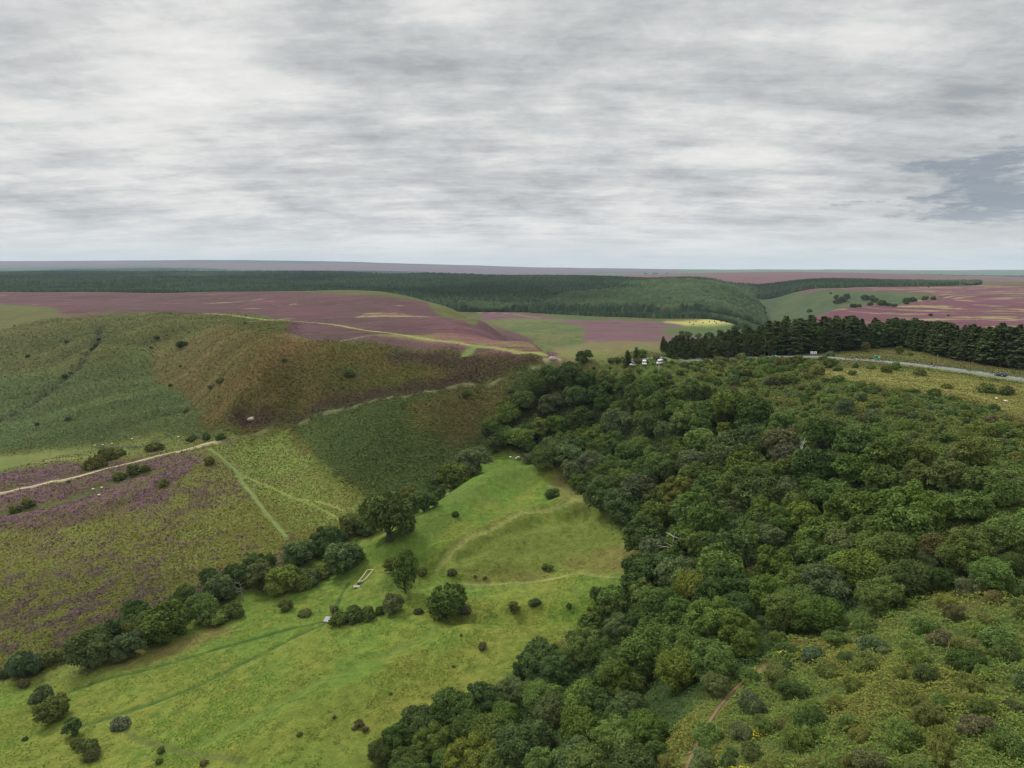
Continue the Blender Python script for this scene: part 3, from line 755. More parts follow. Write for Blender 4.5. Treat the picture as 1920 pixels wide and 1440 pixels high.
def crown_mesh(name, seed, lobes=16, nleaf=6000, leaf=.035, tall=.85, gap=0.0, squash=.8, fringe=.12):
    """a broad crown about 1 m wide and `tall` high, base of the crown at z=0: many leaf sprays on overlapping boughs"""
    r = np.random.default_rng(seed)
    # two to four heavy limbs, each carrying a dome of its own
    nd = 1 if lobes < 12 else r.integers(2, 5)
    doms = []
    for i in range(nd):
        a_ = i * 6.283 / nd + r.uniform(-.5, .5)
        rr_ = r.uniform(.29, .40) if nd > 1 else .46
        off = (.5 - rr_) * r.uniform(.75, 1.05) if nd > 1 else 0
        doms.append((np.array([math.cos(a_) * off, math.sin(a_) * off, tall * r.uniform(-.12, .10) if nd > 1 else 0]), rr_))
    cs, rs = [d_[0] for d_ in doms], [d_[1] * .62 for d_ in doms]
    k0 = len(cs); tries = 0
    while len(cs) < lobes + k0 and tries < 5000:
        tries += 1
        p = unit(r, 1)[0]
        if p[2] < -.75:
            continue
        di = r.integers(0, len(doms)); c0, r0_ = doms[di]
        rad = r.uniform(.075, .165)
        q = c0 + np.array([p[0], p[1], p[2] * tall]) * (r0_ + .04 - rad * .85) * r.uniform(.84, 1.10)
        if any(np.linalg.norm((q - c2) / [1, 1, tall]) < r2 * .72 for j, (c2, r2) in enumerate(doms) if j != di):
            continue
        if all(np.linalg.norm(q - c) > .50 * (rad + s) for c, s in zip(cs[k0:], rs[k0:])):
            cs.append(q); rs.append(rad)
    cs = np.array(cs); rs = np.array(rs)
    n = int(nleaf * 2.2)
    k = r.choice(len(cs), n, p=rs ** 2 / (rs ** 2).sum())
    dr = unit(r, n); dr[:, 2] = np.where(dr[:, 2] < -.55, -dr[:, 2], dr[:, 2])
    lumps = np.random.default_rng(seed + 9).normal(size=(len(cs), 3, 3)) * 3.0
    bump = np.sin((dr[:, None, :] * lumps[k][:, 0:1] * 1.5).sum(-1))[:, 0] * np.sin((dr * lumps[k][:, 1] * 1.2).sum(-1)) * .24
    shell = r.uniform(.80, 1.04, n) + bump
    shell = shell + (r.random(n) < fringe) * r.uniform(0, .45, n)
    pos = cs[k] + dr * (rs[k] * shell)[:, None] * [1, 1, squash + .15]
    d2 = np.linalg.norm((pos[:, None] - cs[None]) / [1, 1, squash + .15], axis=2) / rs[None]
    d2[np.arange(n), k] = 9
    keep = (d2.min(1) > .88) & (r.random(n) > gap * (bump < -.05))
    pos, dr, k = pos[keep][:nleaf], dr[keep][:nleaf], k[keep][:nleaf]
    lobe_tone = r.uniform(.28, .62, len(cs))
    tone = np.clip(lobe_tone[k] + r.normal(0, .17, len(k)), 0, 1)
    nr = dr + unit(r, len(k)) * .75 + [0, 0, .35]
    v, f, t = leaves(pos, nr, leaf, tone, r)
    v[:, 2] += .44 * tall
    return mesh_from(name, v, f, [LEAF], attrs={'tone': t}), cs + [0, 0, .44 * tall]


def tube(path, radii, sides=6):
    path = np.array(path, float); V_, F_ = [], []
    for i, (p, ra) in enumerate(zip(path, radii)):
        t = path[min(i + 1, len(path) - 1)] - path[max(i - 1, 0)]
        t = t / (np.linalg.norm(t) + 1e-9)
        a = np.cross(t, [0, 0, 1.] if abs(t[2]) < .9 else [1., 0, 0]); a /= np.linalg.norm(a); b = np.cross(t, a)
        an = np.arange(sides) * 2 * math.pi / sides
        V_.append(p + ra * (np.cos(an)[:, None] * a + np.sin(an)[:, None] * b))
    for i in range(len(path) - 1):
        for s in range(sides):
            F_.append([i * sides + s, i * sides + (s + 1) % sides, (i + 1) * sides + (s + 1) % sides, (i + 1) * sides + s])
    return np.concatenate(V_), np.array(F_)


def join(parts):
    V_, F_, o_ = [], [], 0
    for v, f in parts:
        V_.append(v); F_.append(f + o_); o_ += len(v)
    return np.concatenate(V_), np.concatenate(F_)


def trunk_mesh(name, seed, centres, base=-.5, mat=BARK, r0=.035):
    """tapered trunk with limbs that run up into the boughs"""
    r = np.random.default_rng(seed)
    fork = np.array([r.normal(0, .02), r.normal(0, .02), .08])
    parts = [tube([[0, 0, min(base, -.3)], [0, 0, base * .5], fork * [1, 1, .3], fork, fork + [0.01, 0, .25]], [r0 * 1.5, r0 * 1.1, r0, r0 * .8, r0 * .3])]
    for c in centres[:9]:
        mid = (fork + c) / 2 + [0, 0, -.03]
        parts.append(tube([fork - [0, 0, .06], mid, c], [r0 * .55, r0 * .35, r0 * .1], 5))
    v, f = join(parts)
    return mesh_from(name, v, f, [mat], True)


def conifer_mesh(name, seed, n=3200, leaf=.035, spread=.23, ragged=.35):
    """a pine or spruce 1 m high: tiers of drooping boughs round a straight stem"""
    r = np.random.default_rng(seed)
    P_, N_, T_ = [], [], []
    tiers = 17
    for i in range(tiers):
        zf = .14 + .84 * (i / (tiers - 1)) ** .92
        rad = spread * (1 - zf) ** .48 * (1.0 if zf > .25 else .8) * r.uniform(.85, 1.1) + .015
        nb = 9 if zf < .8 else 6
        a0_ = r.random() * 6.28
        for b_ in range(nb):
            if r.random() < ragged * .4:
                continue
            a_ = a0_ + b_ * 6.283 / nb + r.normal(0, .2)
            L = rad * r.uniform(1 - ragged, 1.12)
            m_ = max(6, int(n / tiers / nb * (rad / spread + .3) * 1.6))
            s = r.uniform(.15, 1, m_) ** .7 * L
            wd = (L * .30 * (1 - s / L * .45) + .006)
            off = r.normal(0, .5, m_) * wd
            zz = zf - s * .28 + r.normal(0, .010, m_) + .02 * (s / L) ** 2
            P_.append(np.stack([np.cos(a_) * s - np.sin(a_) * off, np.sin(a_) * s + np.cos(a_) * off, zz], 1))
            nn = np.stack([np.full(m_, np.cos(a_) * .5), np.full(m_, np.sin(a_) * .5), np.full(m_, .9)], 1) + unit(r, m_) * .6
            N_.append(nn); T_.append(np.clip(r.uniform(.25, .65) + r.normal(0, .12, m_), 0, 1))
    v, f, t = leaves(np.concatenate(P_), np.concatenate(N_), leaf, np.concatenate(T_), r, .5)
    return mesh_from(name, v, f, [LEAF], attrs={'tone': t})


def shrub_mesh(name, seed, n=2200, leaf=.055, lobes=8, tall=.75):
    me, _ = crown_mesh(name, seed, lobes + 5, n, leaf, tall, .3, .85, .45)
    co = np.zeros(len(me.vertices) * 3, np.float32); me.vertices.foreach_get('co', co)
    co = co.reshape(-1, 3); co[:, 2] = np.maximum(co[:, 2] - .06, -.05)
    me.vertices.foreach_set('co', co.ravel()); me.update()
    return me


NEARC = [crown_mesh('crown', 11 + i, 34 + 3 * i, 16000, .0195, .90 + .05 * (i % 3), .5) for i in range(6)]
MIDC = [crown_mesh('crown', 31 + i, 26 + 3 * (i % 4), 7000, .028, .88 + .06 * (i % 3), .5) for i in range(7)]
TALLC = [crown_mesh('crown', 51 + i, 34, 7000, .030, 1.6, .9) for i in range(2)]
NEART = [trunk_mesh('trunk', i, c[1]) for i, c in enumerate(NEARC)]
MIDT = [trunk_mesh('trunk', i, c[1]) for i, c in enumerate(MIDC)]
TALLT = [trunk_mesh('trunk', i, c[1]) for i, c in enumerate(TALLC)]
SHR = [shrub_mesh('shrub', 71 + i, 2600, .042, 7 + i, .62 + .08 * (i % 3)) for i in range(6)]
SHRN = [shrub_mesh('shrub', 91 + i, 6500, .024, 7 + 2 * i, .65 + .08 * (i % 3)) for i in range(5)]
CON = [conifer_mesh('crown', 111 + i, 4200, .024, .22 + .02 * i, .45) for i in range(6)]
_v, _f = tube([[0, 0, -.03], [0, 0, .3], [0, 0, .7], [0, 0, .99]], [.017, .013, .008, .002])
CONT = mesh_from('trunk', _v, _f, [BARK], True)

HUE = {  # leaf colours
 'd': ((0.084, 0.126, 0.037), 'dark green'), 'g': ((0.120, 0.176, 0.042), 'green'), 'b': ((0.112, 0.150, 0.060), 'grey green'),
 'y': ((0.155, 0.188, 0.038), 'yellow green'), 'o': ((0.138, 0.158, 0.044), 'olive green'), 'r': ((.125, .128, .056), 'brownish'),
 'p': ((.165, .165, .085), 'pale olive'), 'k': ((.074, .098, .038), 'blackish green'), 'w': ((.15, .165, .085), 'pale grey green'),
}
THINGS = []      # (object, kind word, hue word, width, picture x, picture y, group, place word)


def project(p):
    x, y, z_ = p
    dp = y * CP - z_ * SP
    return 960 + FPX * x / dp, 720 - FPX * (y * SP + z_ * CP) / dp


def tint(o, hue):
    c = np.array(HUE[hue][0]) * random.uniform(.82, 1.2) * np.array([random.uniform(.9, 1.12), 1, random.uniform(.85, 1.15)])
    o.color = (*c, 1)


def tree(x, y, D, hue, group, where, kind='broadleaf_tree', H=None, near=None):
    """one broad-leaved tree, crown D metres wide, standing on the ground at x, y"""
    r_ = math.hypot(x, y)
    near = r_ < 135 if near is None else near
    if H and H > D * 1.35:
        i = random.randrange(2); cm, tm = TALLC[i][0], TALLT[i]; sz = H / 1.95 * 1.05
        zs = sz
    else:
        L_, T_ = (NEARC, NEART) if near else (MIDC, MIDT)
        i = random.randrange(len(L_)); cm, tm = L_[i][0], T_[i]; sz = D / .93; zs = (H / 1.15 if H else D) / .95
    root = bpy.data.objects.new(kind, None); C.objects.link(root)
    gz = float(ground(x, y))
    root.location = (x, y, gz - .2); root.rotation_euler = (0, 0, random.random() * 6.28)
    root.empty_display_size = .1
    lift = .05 if not H else .10
    for nm, me in (('crown', cm), ('trunk', tm)):
        o = bpy.data.objects.new(nm, me); C.objects.link(o); o.parent = root
        o.location = (0, 0, lift * zs); o.scale = (D / .93 if nm == 'crown' else sz, D / .93 if nm == 'crown' else sz, zs)
        if nm == 'crown':
            tint(o, hue)
    px, py = project((x, y, gz + .7 * zs))
    THINGS.append([root, 'tree', HUE[hue][1], D, px, py, group, where])
    return root


def pine(x, y, H, hue, group, where, kind='pine_tree'):
    root = bpy.data.objects.new(kind, None); C.objects.link(root)
    gz = float(ground(x, y)); root.location = (x, y, gz - .2)
    root.rotation_euler = (random.gauss(0, .03), random.gauss(0, .03), random.random() * 6.28)
    me = random.choice(CON)
    w_ = random.uniform(.95, 1.7)
    for nm, m_ in (('crown', me), ('trunk', CONT)):
        o = bpy.data.objects.new(nm, m_); C.objects.link(o); o.parent = root
        o.scale = (H * (w_ if nm == 'crown' else 1), H * (w_ if nm == 'crown' else 1), H)
        if nm == 'crown':
            tint(o, hue)
    px, py = project((x, y, gz + .7 * H))
    THINGS.append([root, 'conifer', HUE[hue][1], H * .5, px, py, group, where])
    return root


def shrub(x, y, D, hue, group, where, kind='hawthorn_shrub', tall=1.0):
    r_ = math.hypot(x, y)
    if group != GR:
        kind = 'far_tree' if kind == 'far_tree' else 'thorn_bush'
    elif D < 2.6:
        kind = 'low_bush'
    o = bpy.data.objects.new(kind, random.choice(SHRN if r_ < 125 else SHR)); C.objects.link(o)
    gz = float(ground(x, y))
    o.location = (x, y, gz - .05 * D); o.rotation_euler = (0, 0, random.random() * 6.28)
    o.scale = (D / .9, D / .9 * random.uniform(.8, 1.1), D / .9 * tall * random.uniform(.85, 1.2))
    tint(o, hue)
    if group == GR:
        o.color = [v_ * 1.18 for v_ in o.color[:3]] + [1]
    px, py = project((x, y, gz + .35 * D))
    THINGS.append([o, 'shrub', HUE[hue][1], D, px, py, group, where])
    return o


def survey(rows, ox, oy, k, upk):
    """crown centres read off an enlargement -> ground x, y and crown width in metres"""
    a = np.array([[ox + q[0] / k, oy + q[1] / k, q[2] / k] for q in rows], float)
    up = np.full(len(a), 3.0)
    for _ in range(4):
        p = at(a[:, 0], a[:, 1], up)
        dp = p[:, 1] * CP - p[:, 2] * SP
        D = a[:, 2] * dp / FPX
        up = D * upk
    return p[:, 0], p[:, 1], D


TAKEN = []       # (x, y, radius)


def plant_trees(rows, ox, oy, k, group, where, grow=1.0):
    xs, ys, Ds = survey(rows, ox, oy, k, .62)
    for q, x, y, D in zip(rows, xs, ys, Ds):
        D = float(np.clip(D * grow, 2.5, 17))
        H = q[4] / k * 0 + D * q[4] if len(q) > 4 else None
        tree(x, y, D, q[3], group, where, H=H)
        TAKEN.append((x, y, D / 2))


def plant_shrubs(rows, ox, oy, k, group, where, kind='hawthorn_shrub', grow=1.0):
    xs, ys, Ds = survey(rows, ox, oy, k, .33)
    for q, x, y, D in zip(rows, xs, ys, Ds):
        D = float(np.clip(D * grow, .7, 9))
        shrub(x, y, D, q[3], group, where, kind)
        TAKEN.append((x, y, D / 2))


GR = 'bushes on the ferny slope'
GW = 'broad-leaved trees of the hillside wood'
GB = 'trees along the beck'
# beck side row
plant_trees([(100,985,120,'b'),(360,920,170,'b'),(440,850,90,'d'),(510,830,110,'d'),(535,900,130,'b'),(570,770,110,'d'),(690,785,190,'g'),(640,850,110,'d'),
 (850,745,125,'g'),(770,700,90,'d'),(930,660,135,'b'),(1000,610,110,'d'),(1090,620,120,'b',1.5),(1190,620,135,'y'),(1260,510,125,'b'),
 (1380,465,125,'d'),(880,620,80,'d'),(1060,560,80,'d')], 0, 800, 2.25, GB, 'in the row along the beck')
plant_trees([(325,520,155,'b'),(370,390,110,'o'),(510,340,215,'d'),(660,290,110,'d'),(715,270,75,'d'),(790,185,130,'y'),(870,120,135,'b'),(430,400,90,'d')],
 500, 800, 2.25, GB, 'in the row along the beck')
plant_trees([(170,1125,85,'b',1.3),(215,1170,125,'o'),(300,1265,75,'d',1.5),(370,1340,80,'o')], 0, 800, 2.25, 'lone trees on the valley floor', 'on the valley meadow')
plant_trees([(585,640,105,'g',2.5),(530,730,90,'b'),(760,715,160,'g'),(1045,755,50,'o',1.4),(525,575,65,'o',1.4),(1410,700,75,'d')],
 500, 800, 2.25, 'lone trees on the valley floor', 'on the valley meadow')
# top of the wood
plant_trees([(1365,635,90,'d'),(1290,700,120,'d'),(1230,755,150,'d'),(1380,760,120,'d'),(1500,790,120,'d'),(1100,810,130,'d'),(1020,870,150,'d'),(930,950,150,'g'),(850,1030,150,'d'),
 (870,1110,130,'d'),(1000,1080,150,'g'),(1110,1050,130,'y',1.4),(1130,1190,150,'d'),(1180,890,140,'b'),(1320,850,150,'d'),(1440,840,140,'d'),(1590,800,120,'d'),
 (1640,870,130,'d'),(1290,1180,180,'b'),(1210,1010,120,'g'),(1350,960,170,'d'),(1540,1000,190,'b'),(1490,900,120,'d'),(1730,1010,160,'d'),(1650,1150,150,'d'),
 (1540,1110,130,'g'),(1420,1230,160,'b'),(1480,1290,130,'g'),(1840,1050,150,'b'),(1800,1250,170,'g'),(1700,1270,140,'g'),(1850,1170,110,'b'),(1760,900,130,'d'),(1880,930,120,'g')],
 640, 450, 3.0, GW, 'in the wood', .95)
# body of the wood
plant_trees([(240,300,100,'g'),(350,240,110,'b'),(370,310,90,'g'),(430,190,130,'g'),(500,270,150,'g'),(540,150,130,'g'),(620,120,150,'g'),(740,140,170,'d'),
 (605,225,60,'y'),(690,270,150,'b'),(600,330,160,'b'),(850,270,150,'p'),(870,340,110,'p'),(860,190,100,'g'),(460,370,150,'b'),(330,390,130,'g'),(230,490,150,'b'),(70,420,120,'g'),
 (60,520,140,'d'),(150,560,150,'b'),(410,505,150,'y'),(310,600,150,'g'),(250,690,170,'d'),(440,600,150,'g'),(540,630,180,'g'),(640,500,150,'d'),(760,510,190,'d'),(700,420,160,'d'),
 (780,400,120,'g'),(650,740,200,'d'),(510,715,130,'g'),(1000,390,190,'d'),(1030,240,160,'d'),(1130,130,80,'b'),(1180,290,170,'d'),(1180,400,160,'g'),(1330,330,170,'g'),
 (1300,430,140,'g'),(1130,550,170,'g'),(1240,570,170,'g'),(960,600,140,'y'),(800,690,130,'b'),(1010,690,180,'g'),(1120,680,150,'g'),(1330,750,190,'g'),(1230,660,150,'g'),
 (1400,540,190,'g'),(1510,580,170,'g'),(1690,560,160,'g'),(1560,750,150,'r'),(1680,760,190,'g'),(1820,500,150,'g'),(1750,440,140,'g'),(1570,420,150,'o'),(1450,430,120,'o'),
 (1860,680,190,'g'),(1780,860,160,'g'),(1880,820,130,'d'),(1480,340,120,'o'),(1700,330,140,'o'),(280,830,170,'d'),(400,860,170,'b'),(230,900,150,'d'),(600,850,200,'g'),(480,930,170,'y'),
 (820,930,190,'g'),(930,900,170,'g'),(1060,910,210,'b'),(1180,830,210,'g'),(1290,940,190,'g'),(1400,870,190,'d'),(1020,1030,180,'g'),(880,1020,190,'g'),(710,940,120,'d'),(340,1000,190,'d'),
 (130,1030,160,'d'),(150,1110,150,'b'),(60,960,85,'d'),(560,1060,210,'g'),(680,1120,200,'g'),(300,1110,200,'d'),(430,1160,190,'g'),(560,1220,190,'g'),(60,1200,150,'d'),
 (160,1320,210,'g'),(400,1270,190,'y'),(570,1345,110,'b'),(1560,880,120,'d')], 1100, 700, 2.3415, GW, 'in the wood')
plant_trees([(800,1170,190,'d'),(930,1120,170,'d'),(650,1230,180,'d'),(560,1300,150,'d'),(490,1350,120,'d'),(700,1310,150,'g'),(600,1400,160,'d'),(870,1380,210,'y'),
 (1090,1300,230,'b'),(1130,1100,160,'d'),(1220,1010,140,'d'),(1080,1000,90,'d'),(1200,1180,160,'b'),(1340,1130,180,'g'),(1330,1240,190,'g'),(1320,1380,200,'b'),(1470,1300,200,'g'),
 (1010,1210,150,'g'),(850,1260,150,'d'),(760,1390,150,'g'),(1440,1040,150,'d'),(1000,1400,170,'g'),(1180,1420,190,'g')], 500, 800, 2.25, GW, 'in the wood')
plant_trees([(75,790,190,'b'),(155,890,180,'g'),(60,960,180,'g'),(205,990,110,'d'),(20,880,160,'d')], 1150, 1000, 2.494, GW, 'in the wood')
# bushes that stand by themselves
GS = 'scattered bushes on the valley floor'
plant_shrubs([(25,1040,50,'d'),(200,975,90,'o'),(920,800,90,'g'),(985,775,80,'o'),(1320,620,90,'o'),(1270,660,80,'o'),(1400,590,70,'o'),(385,1385,60,'r'),(105,1315,22,'d'),(100,1080,50,'r'),(1205,755,55,'o'),
 (1285,780,50,'o'),(505,1250,70,'w'),(670,1410,30,'d'),(860,1415,32,'r'),(680,1365,32,'o'),(330,1330,60,'o'),(250,965,60,'o'),(880,685,60,'o')], 0, 800, 2.25, GS, 'on the green valley floor')
plant_shrubs([(650,78,70,'o'),(450,115,80,'o'),(400,150,75,'o'),(500,105,55,'o'),(560,182,55,'o'),(500,205,50,'o'),(612,175,36,'o'),(885,145,40,'o'),(685,235,45,'o'),(290,232,14,'d'),(360,165,40,'o'),(120,318,50,'o'),(60,345,50,'o')],
 0, 800, 2.25, 'bushes on the heather moor', 'on the heathery moor')
plant_shrubs([(180,635,90,'b'),(230,620,60,'o'),(580,420,45,'y'),(840,765,55,'r'),(640,775,40,'r'),(310,800,85,'d'),(370,790,85,'d'),(425,785,75,'d'),(475,775,45,'d'),(285,770,40,'r'),
 (655,605,45,'o'),(1130,735,48,'d'),(1275,755,26,'d'),(1185,590,45,'g'),(1205,282,60,'d'),(795,368,30,'d'),(785,612,40,'r'),(920,635,20,'r'),(880,632,14,'r'),(910,925,40,'r'),(820,878,14,'r'),
 (390,1250,40,'r'),(415,1275,28,'r'),(370,1270,22,'r'),(140,1295,24,'o'),(788,1010,12,'r'),(520,475,30,'r'),(285,1225,14,'r'),(525,1125,14,'r'),(1535,500,55,'g'),(1130,930,60,'o'),(1360,770,20,'o'),
 (600,425,40,'o'),(1520,440,40,'o')], 500, 800, 2.25, GS, 'on the green valley floor')
# far hillside bushes (bowl and spur)
GH = 'bushes on the far hillside'
plant_shrubs([(880,545,30,'k'),(1015,585,48,'k'),(1040,580,30,'k'),(1062,518,12,'k'),(375,572,24,'k'),(155,650,24,'k'),(848,603,16,'k'),(1015,708,20,'k'),(1240,790,50,'o'),(1183,828,28,'k'),
 (958,818,24,'k'),(938,738,16,'k'),(1047,960,36,'o'),(1192,612,10,'k'),(1310,698,12,'k'),(210,1035,22,'k'),(385,1005,40,'k'),(1600,676,28,'d'),(1790,682,10,'d'),(1855,708,14,'d'),(80,480,10,'k'),
 (1230,885,14,'k'),(1370,905,8,'k'),(1085,1110,60,'d'),(1160,1105,60,'d'),(1240,1100,60,'g'),(540,590,34,'k'),(555,555,20,'k'),(520,610,26,'k'),(365,765,26,'k'),(400,748,18,'k'),(1380,465,22,'k')],
 0, 450, 3.0, GH, 'on the far hillside')
plant_shrubs([(40,745,60,'d'),(700,855,60,'d'),(950,845,40,'r')], 640, 450, 3.0, GH, 'on the far hillside')
# scrub below the road
GR = 'bushes on the ferny slope'
plant_shrubs([(1710,832,85,'o'),(1820,840,92,'o'),(1200,710,64,'g'),(1148,725,60,'o'),(955,742,50,'d'),(830,690,80,'d'),(830,640,50,'b'),(1485,818,50,'o'),(1335,742,60,'o'),(970,706,40,'d'),(1060,710,45,'o'),
 (1280,640,30,'o'),(870,718,50,'b'),(640,670,90,'o'),(560,690,80,'o'),(455,680,70,'g'),(290,745,80,'d'),(360,745,60,'d'),(275,790,80,'b'),(210,690,70,'b'),(95,690,60,'g'),(330,655,60,'o'),(500,790,80,'r'),
 (590,780,90,'o'),(420,750,60,'g'),(760,730,80,'o'),(700,760,70,'o'),(1700,1,1,'o')][:-1], 1280, 450, 3.0, GR, 'on the ferny slope')
plant_shrubs([(930,565,105,'b'),(1090,580,70,'b'),(1265,545,62,'b'),(840,720,130,'d'),(1120,700,90,'o'),(1530,490,110,'r'),(1650,590,140,'d'),(1800,480,150,'g'),(1460,650,125,'b'),(1370,770,120,'o'),
 (1470,845,120,'o'),(1540,790,100,'g'),(700,890,105,'d'),(800,885,80,'o'),(600,920,110,'b'),(420,1060,130,'b'),(250,1060,110,'o'),(940,790,70,'y'),(860,845,70,'o'),(1040,790,80,'o'),(1360,940,150,'g'),
 (1200,1050,160,'r'),(1700,880,150,'r'),(1840,960,170,'d'),(1530,1030,130,'o'),(1660,255,100,'r'),(1790,290,90,'r'),(1550,315,85,'o'),(1590,370,90,'r'),(1890,335,60,'d'),(1880,800,80,'r'),(1840,555,120,'d'),
 (1720,440,100,'g'),(640,1020,100,'o'),(740,1075,90,'o'),(930,1080,100,'o'),(470,690,115,'b'),(1440,1080,120,'g'),(1290,240,90,'d'),(1380,260,90,'g'),(935,490,36,'d'),(1060,450,50,'d'),(1350,640,80,'o'),
 (1730,650,90,'g'),(1620,780,80,'o'),(1090,1060,90,'o')], 1150, 1000, 2.494, GR, 'on the ferny slope')

# close the gaps of the row along the beck
beck = to_world([(30,1262),(110,1235),(200,1212),(300,1175),(370,1145),(430,1118),(500,1088),(560,1058),(610,1038),(660,1010),(700,990),(745,975),(790,935),(830,905),(880,868),(905,848)])
for (xa, ya), (xb, yb) in zip(beck[:-1], beck[1:]):
    L_ = math.hypot(xb - xa, yb - ya)
    for k_ in range(int(L_ / 3.2)):
        t_ = (k_ + random.random()) / max(1, int(L_ / 3.2))
        x, y = xa + (xb - xa) * t_ + random.gauss(0, 1.3), ya + (yb - ya) * t_ + random.gauss(0, 1.6) + 1.5
        if random.random() < .55:
            D = random.uniform(4.5, 7.5)
            if all((a - x) ** 2 + (b - y) ** 2 > (.30 * (D / 2 + c)) ** 2 for a, b, c in TAKEN):
                tree(x, y, D, random.choice('ddgbo'), GB, 'in the row along the beck'); TAKEN.append((x, y, D / 2))
        else:
            D = random.uniform(2.4, 4.2)
            if all((a - x) ** 2 + (b - y) ** 2 > (.5 * (D / 2 + c)) ** 2 for a, b, c in TAKEN):
                shrub(x, y, D, random.choice('dgoo'), GB, 'in the row along the beck'); TAKEN.append((x, y, D / 2))

# the rest of the wood and the scrub, filled in at the same density
TK = TAKEN


def free(x, y, rad, k):
    for a, b, c in TK:
        if (a - x) ** 2 + (b - y) ** 2 < (k * (rad + c)) ** 2:
            return False
    return True


def poly_points(poly, n, r):
    p = np.array(poly); lo, hi = p.min(0), p.max(0)
    q = r.uniform(lo, hi, (n, 2))
    return q[inside(p, q[:, 0], q[:, 1])]


def in_view(x, y, zup, m=60):
    px, py = project((x, y, float(ground(x, y)) + zup))
    return -m < px < 1920 + m and py < 1440 + m * 2.5 and y > 0


nfill = 0
DENSE = [tuple(p) for p in to_world([(735,1425),(870,1335),(1010,1250),(1140,1165),(1185,1100),(1210,1060),(1215,1015),(1130,940),(1050,884),(960,848),(912,820),(960,765),(1020,705),(1100,700),(1200,712),(1320,745),(1400,775),(1460,840),(1560,900),(1700,990),(1800,1050),(1925,1090),(1860,1100),(1700,1115),(1600,1150),(1480,1185),(1430,1240),(1360,1290),(1300,1330),(1240,1400),(1215,1440)])] + [(8, 40), (-22, 40)]
for x, y in poly_points(DENSE, 9000, np.random.default_rng(5)):
    D = random.uniform(5.5, 9.5)
    if nfill < 150 and in_view(x, y, 5) and free(x, y, D / 2, .66):
        tree(x, y, D, random.choice('dddggggb'), GW, 'in the wood'); TK.append((x, y, D / 2)); nfill += 1
print('wood fill', nfill)
verge = to_world([(1560,660),(1540,706),(1600,716),(1660,728),(1760,744),(1860,766),(1900,800),(2000,830),(2000,680),(1750,650)])
upper = to_world([(1180,690),(1560,690),(1620,730),(1760,750),(1920,810),(1960,980),(1780,930),(1650,880),(1500,820),(1430,765),(1330,740),(1180,708)])
nfill = 0
for x, y in poly_points(SLOPE, 16000, np.random.default_rng(6)):
    x1, y1 = np.array([x]), np.array([y])
    if inside(np.array(DENSE), x1, y1)[0] or inside(verge, x1, y1)[0]:
        continue
    up_ = inside(upper, x1, y1)[0]
    D = random.uniform(1.9, 4.4) if up_ else random.uniform(1.2, 3.8)
    if nfill < 380 and in_view(x, y, 1, 20) and free(x, y, D / 2, 1.15 if up_ else 1.0):
        shrub(x, y, D, random.choice('dodogbgor' if up_ else 'oggobdg'), GR, 'on the ferny slope'); TK.append((x, y, D / 2)); nfill += 1
print('scrub fill', nfill)

# conifer belt behind the road
front = at([1262,1300,1350,1440,1500,1560,1650,1740,1770,1800,1850,1890,1935,1990], [676,674,672,668,664,660,651,650,660,671,683,689,694,700])[:, :2]
GP = 'pines of the dark belt behind the road'
cnt = 0
rp = np.random.default_rng(8)
for row in range(7):
    seg = np.linalg.norm(np.diff(front, axis=0), axis=1); s_ = np.concatenate([[0], np.cumsum(seg)])
    a_ = rp.uniform(0, 3)
    while a_ < s_[-1]:
        i = min(np.searchsorted(s_, a_, 'right') - 1, len(front) - 2); t = (a_ - s_[i]) / seg[i]
        x, y = front[i] * (1 - t) + front[i + 1] * t
        x, y = x + rp.normal(0, 1.2), y + row * 5.5 + rp.normal(0, 1.3)
        col_ = 960 + FPX * x / (y * CP + 43 * SP)
        Hh = np.interp(col_, [1255, 1300, 1400, 1470, 1560, 1700, 1900], [7.5, 9.2, 12.5, 15.0, 15.2, 13.6, 15]) * rp.uniform(.66, 1.16)
        if col_ < 1960:
            pine(x, y, Hh, random.choice('kkkkd'), GP, 'in the dark belt behind the road'); cnt += 1
        a_ += rp.uniform(4.6, 7.0)
print('pines', cnt)
xs, ys, Ds = survey([(1610,672,60,'d'),(1660,660,50,'d')], 640, 450, 3.0, .5)
for x, y in zip(xs, ys):
    pine(x, y, 6.8, 'd', 'conifers by the parked vans', 'beside the parked vans')
xs, ys, Ds = survey([(1690,572,60,'g'),(1740,663,30,'o')], 960, 640-0, 1.0, .5) if False else (at([1905,1623,1686], [690,660,665])[:, 0], at([1905,1623,1686], [690,660,665])[:, 1], None)
for x, y, D, hu, k_ in zip(xs, ys, (8, 4, 4), 'goy', (None, 7, 6)):
    tree(x, y, D, hu, 'young trees on the road verge', 'at the foot of the pine belt', H=k_)

# ---------------------------------------------------------------- things nobody could count: fern, heather, grass, far woods
def vc_mat(name, tr_=.15, attr='tint'):
    m = bpy.data.materials.new(name); m.use_nodes = True
    m.node_tree.nodes.clear(); h = G(m.node_tree)
    out = h.n.new('ShaderNodeOutputMaterial')
    c = h.attr(attr)
    df = h.n.new('ShaderNodeBsdfDiffuse'); h.l.new(c, df.inputs[0])
    tr = h.n.new('ShaderNodeBsdfTranslucent'); h.l.new(c, tr.inputs[0])
    mx = h.n.new('ShaderNodeMixShader'); mx.inputs[0].default_value = tr_
    h.l.new(df.outputs[0], mx.inputs[1]); h.l.new(tr.outputs[0], mx.inputs[2]); h.l.new(mx.outputs[0], out.inputs[0])
    return m


GROW = vc_mat('ground_plants')


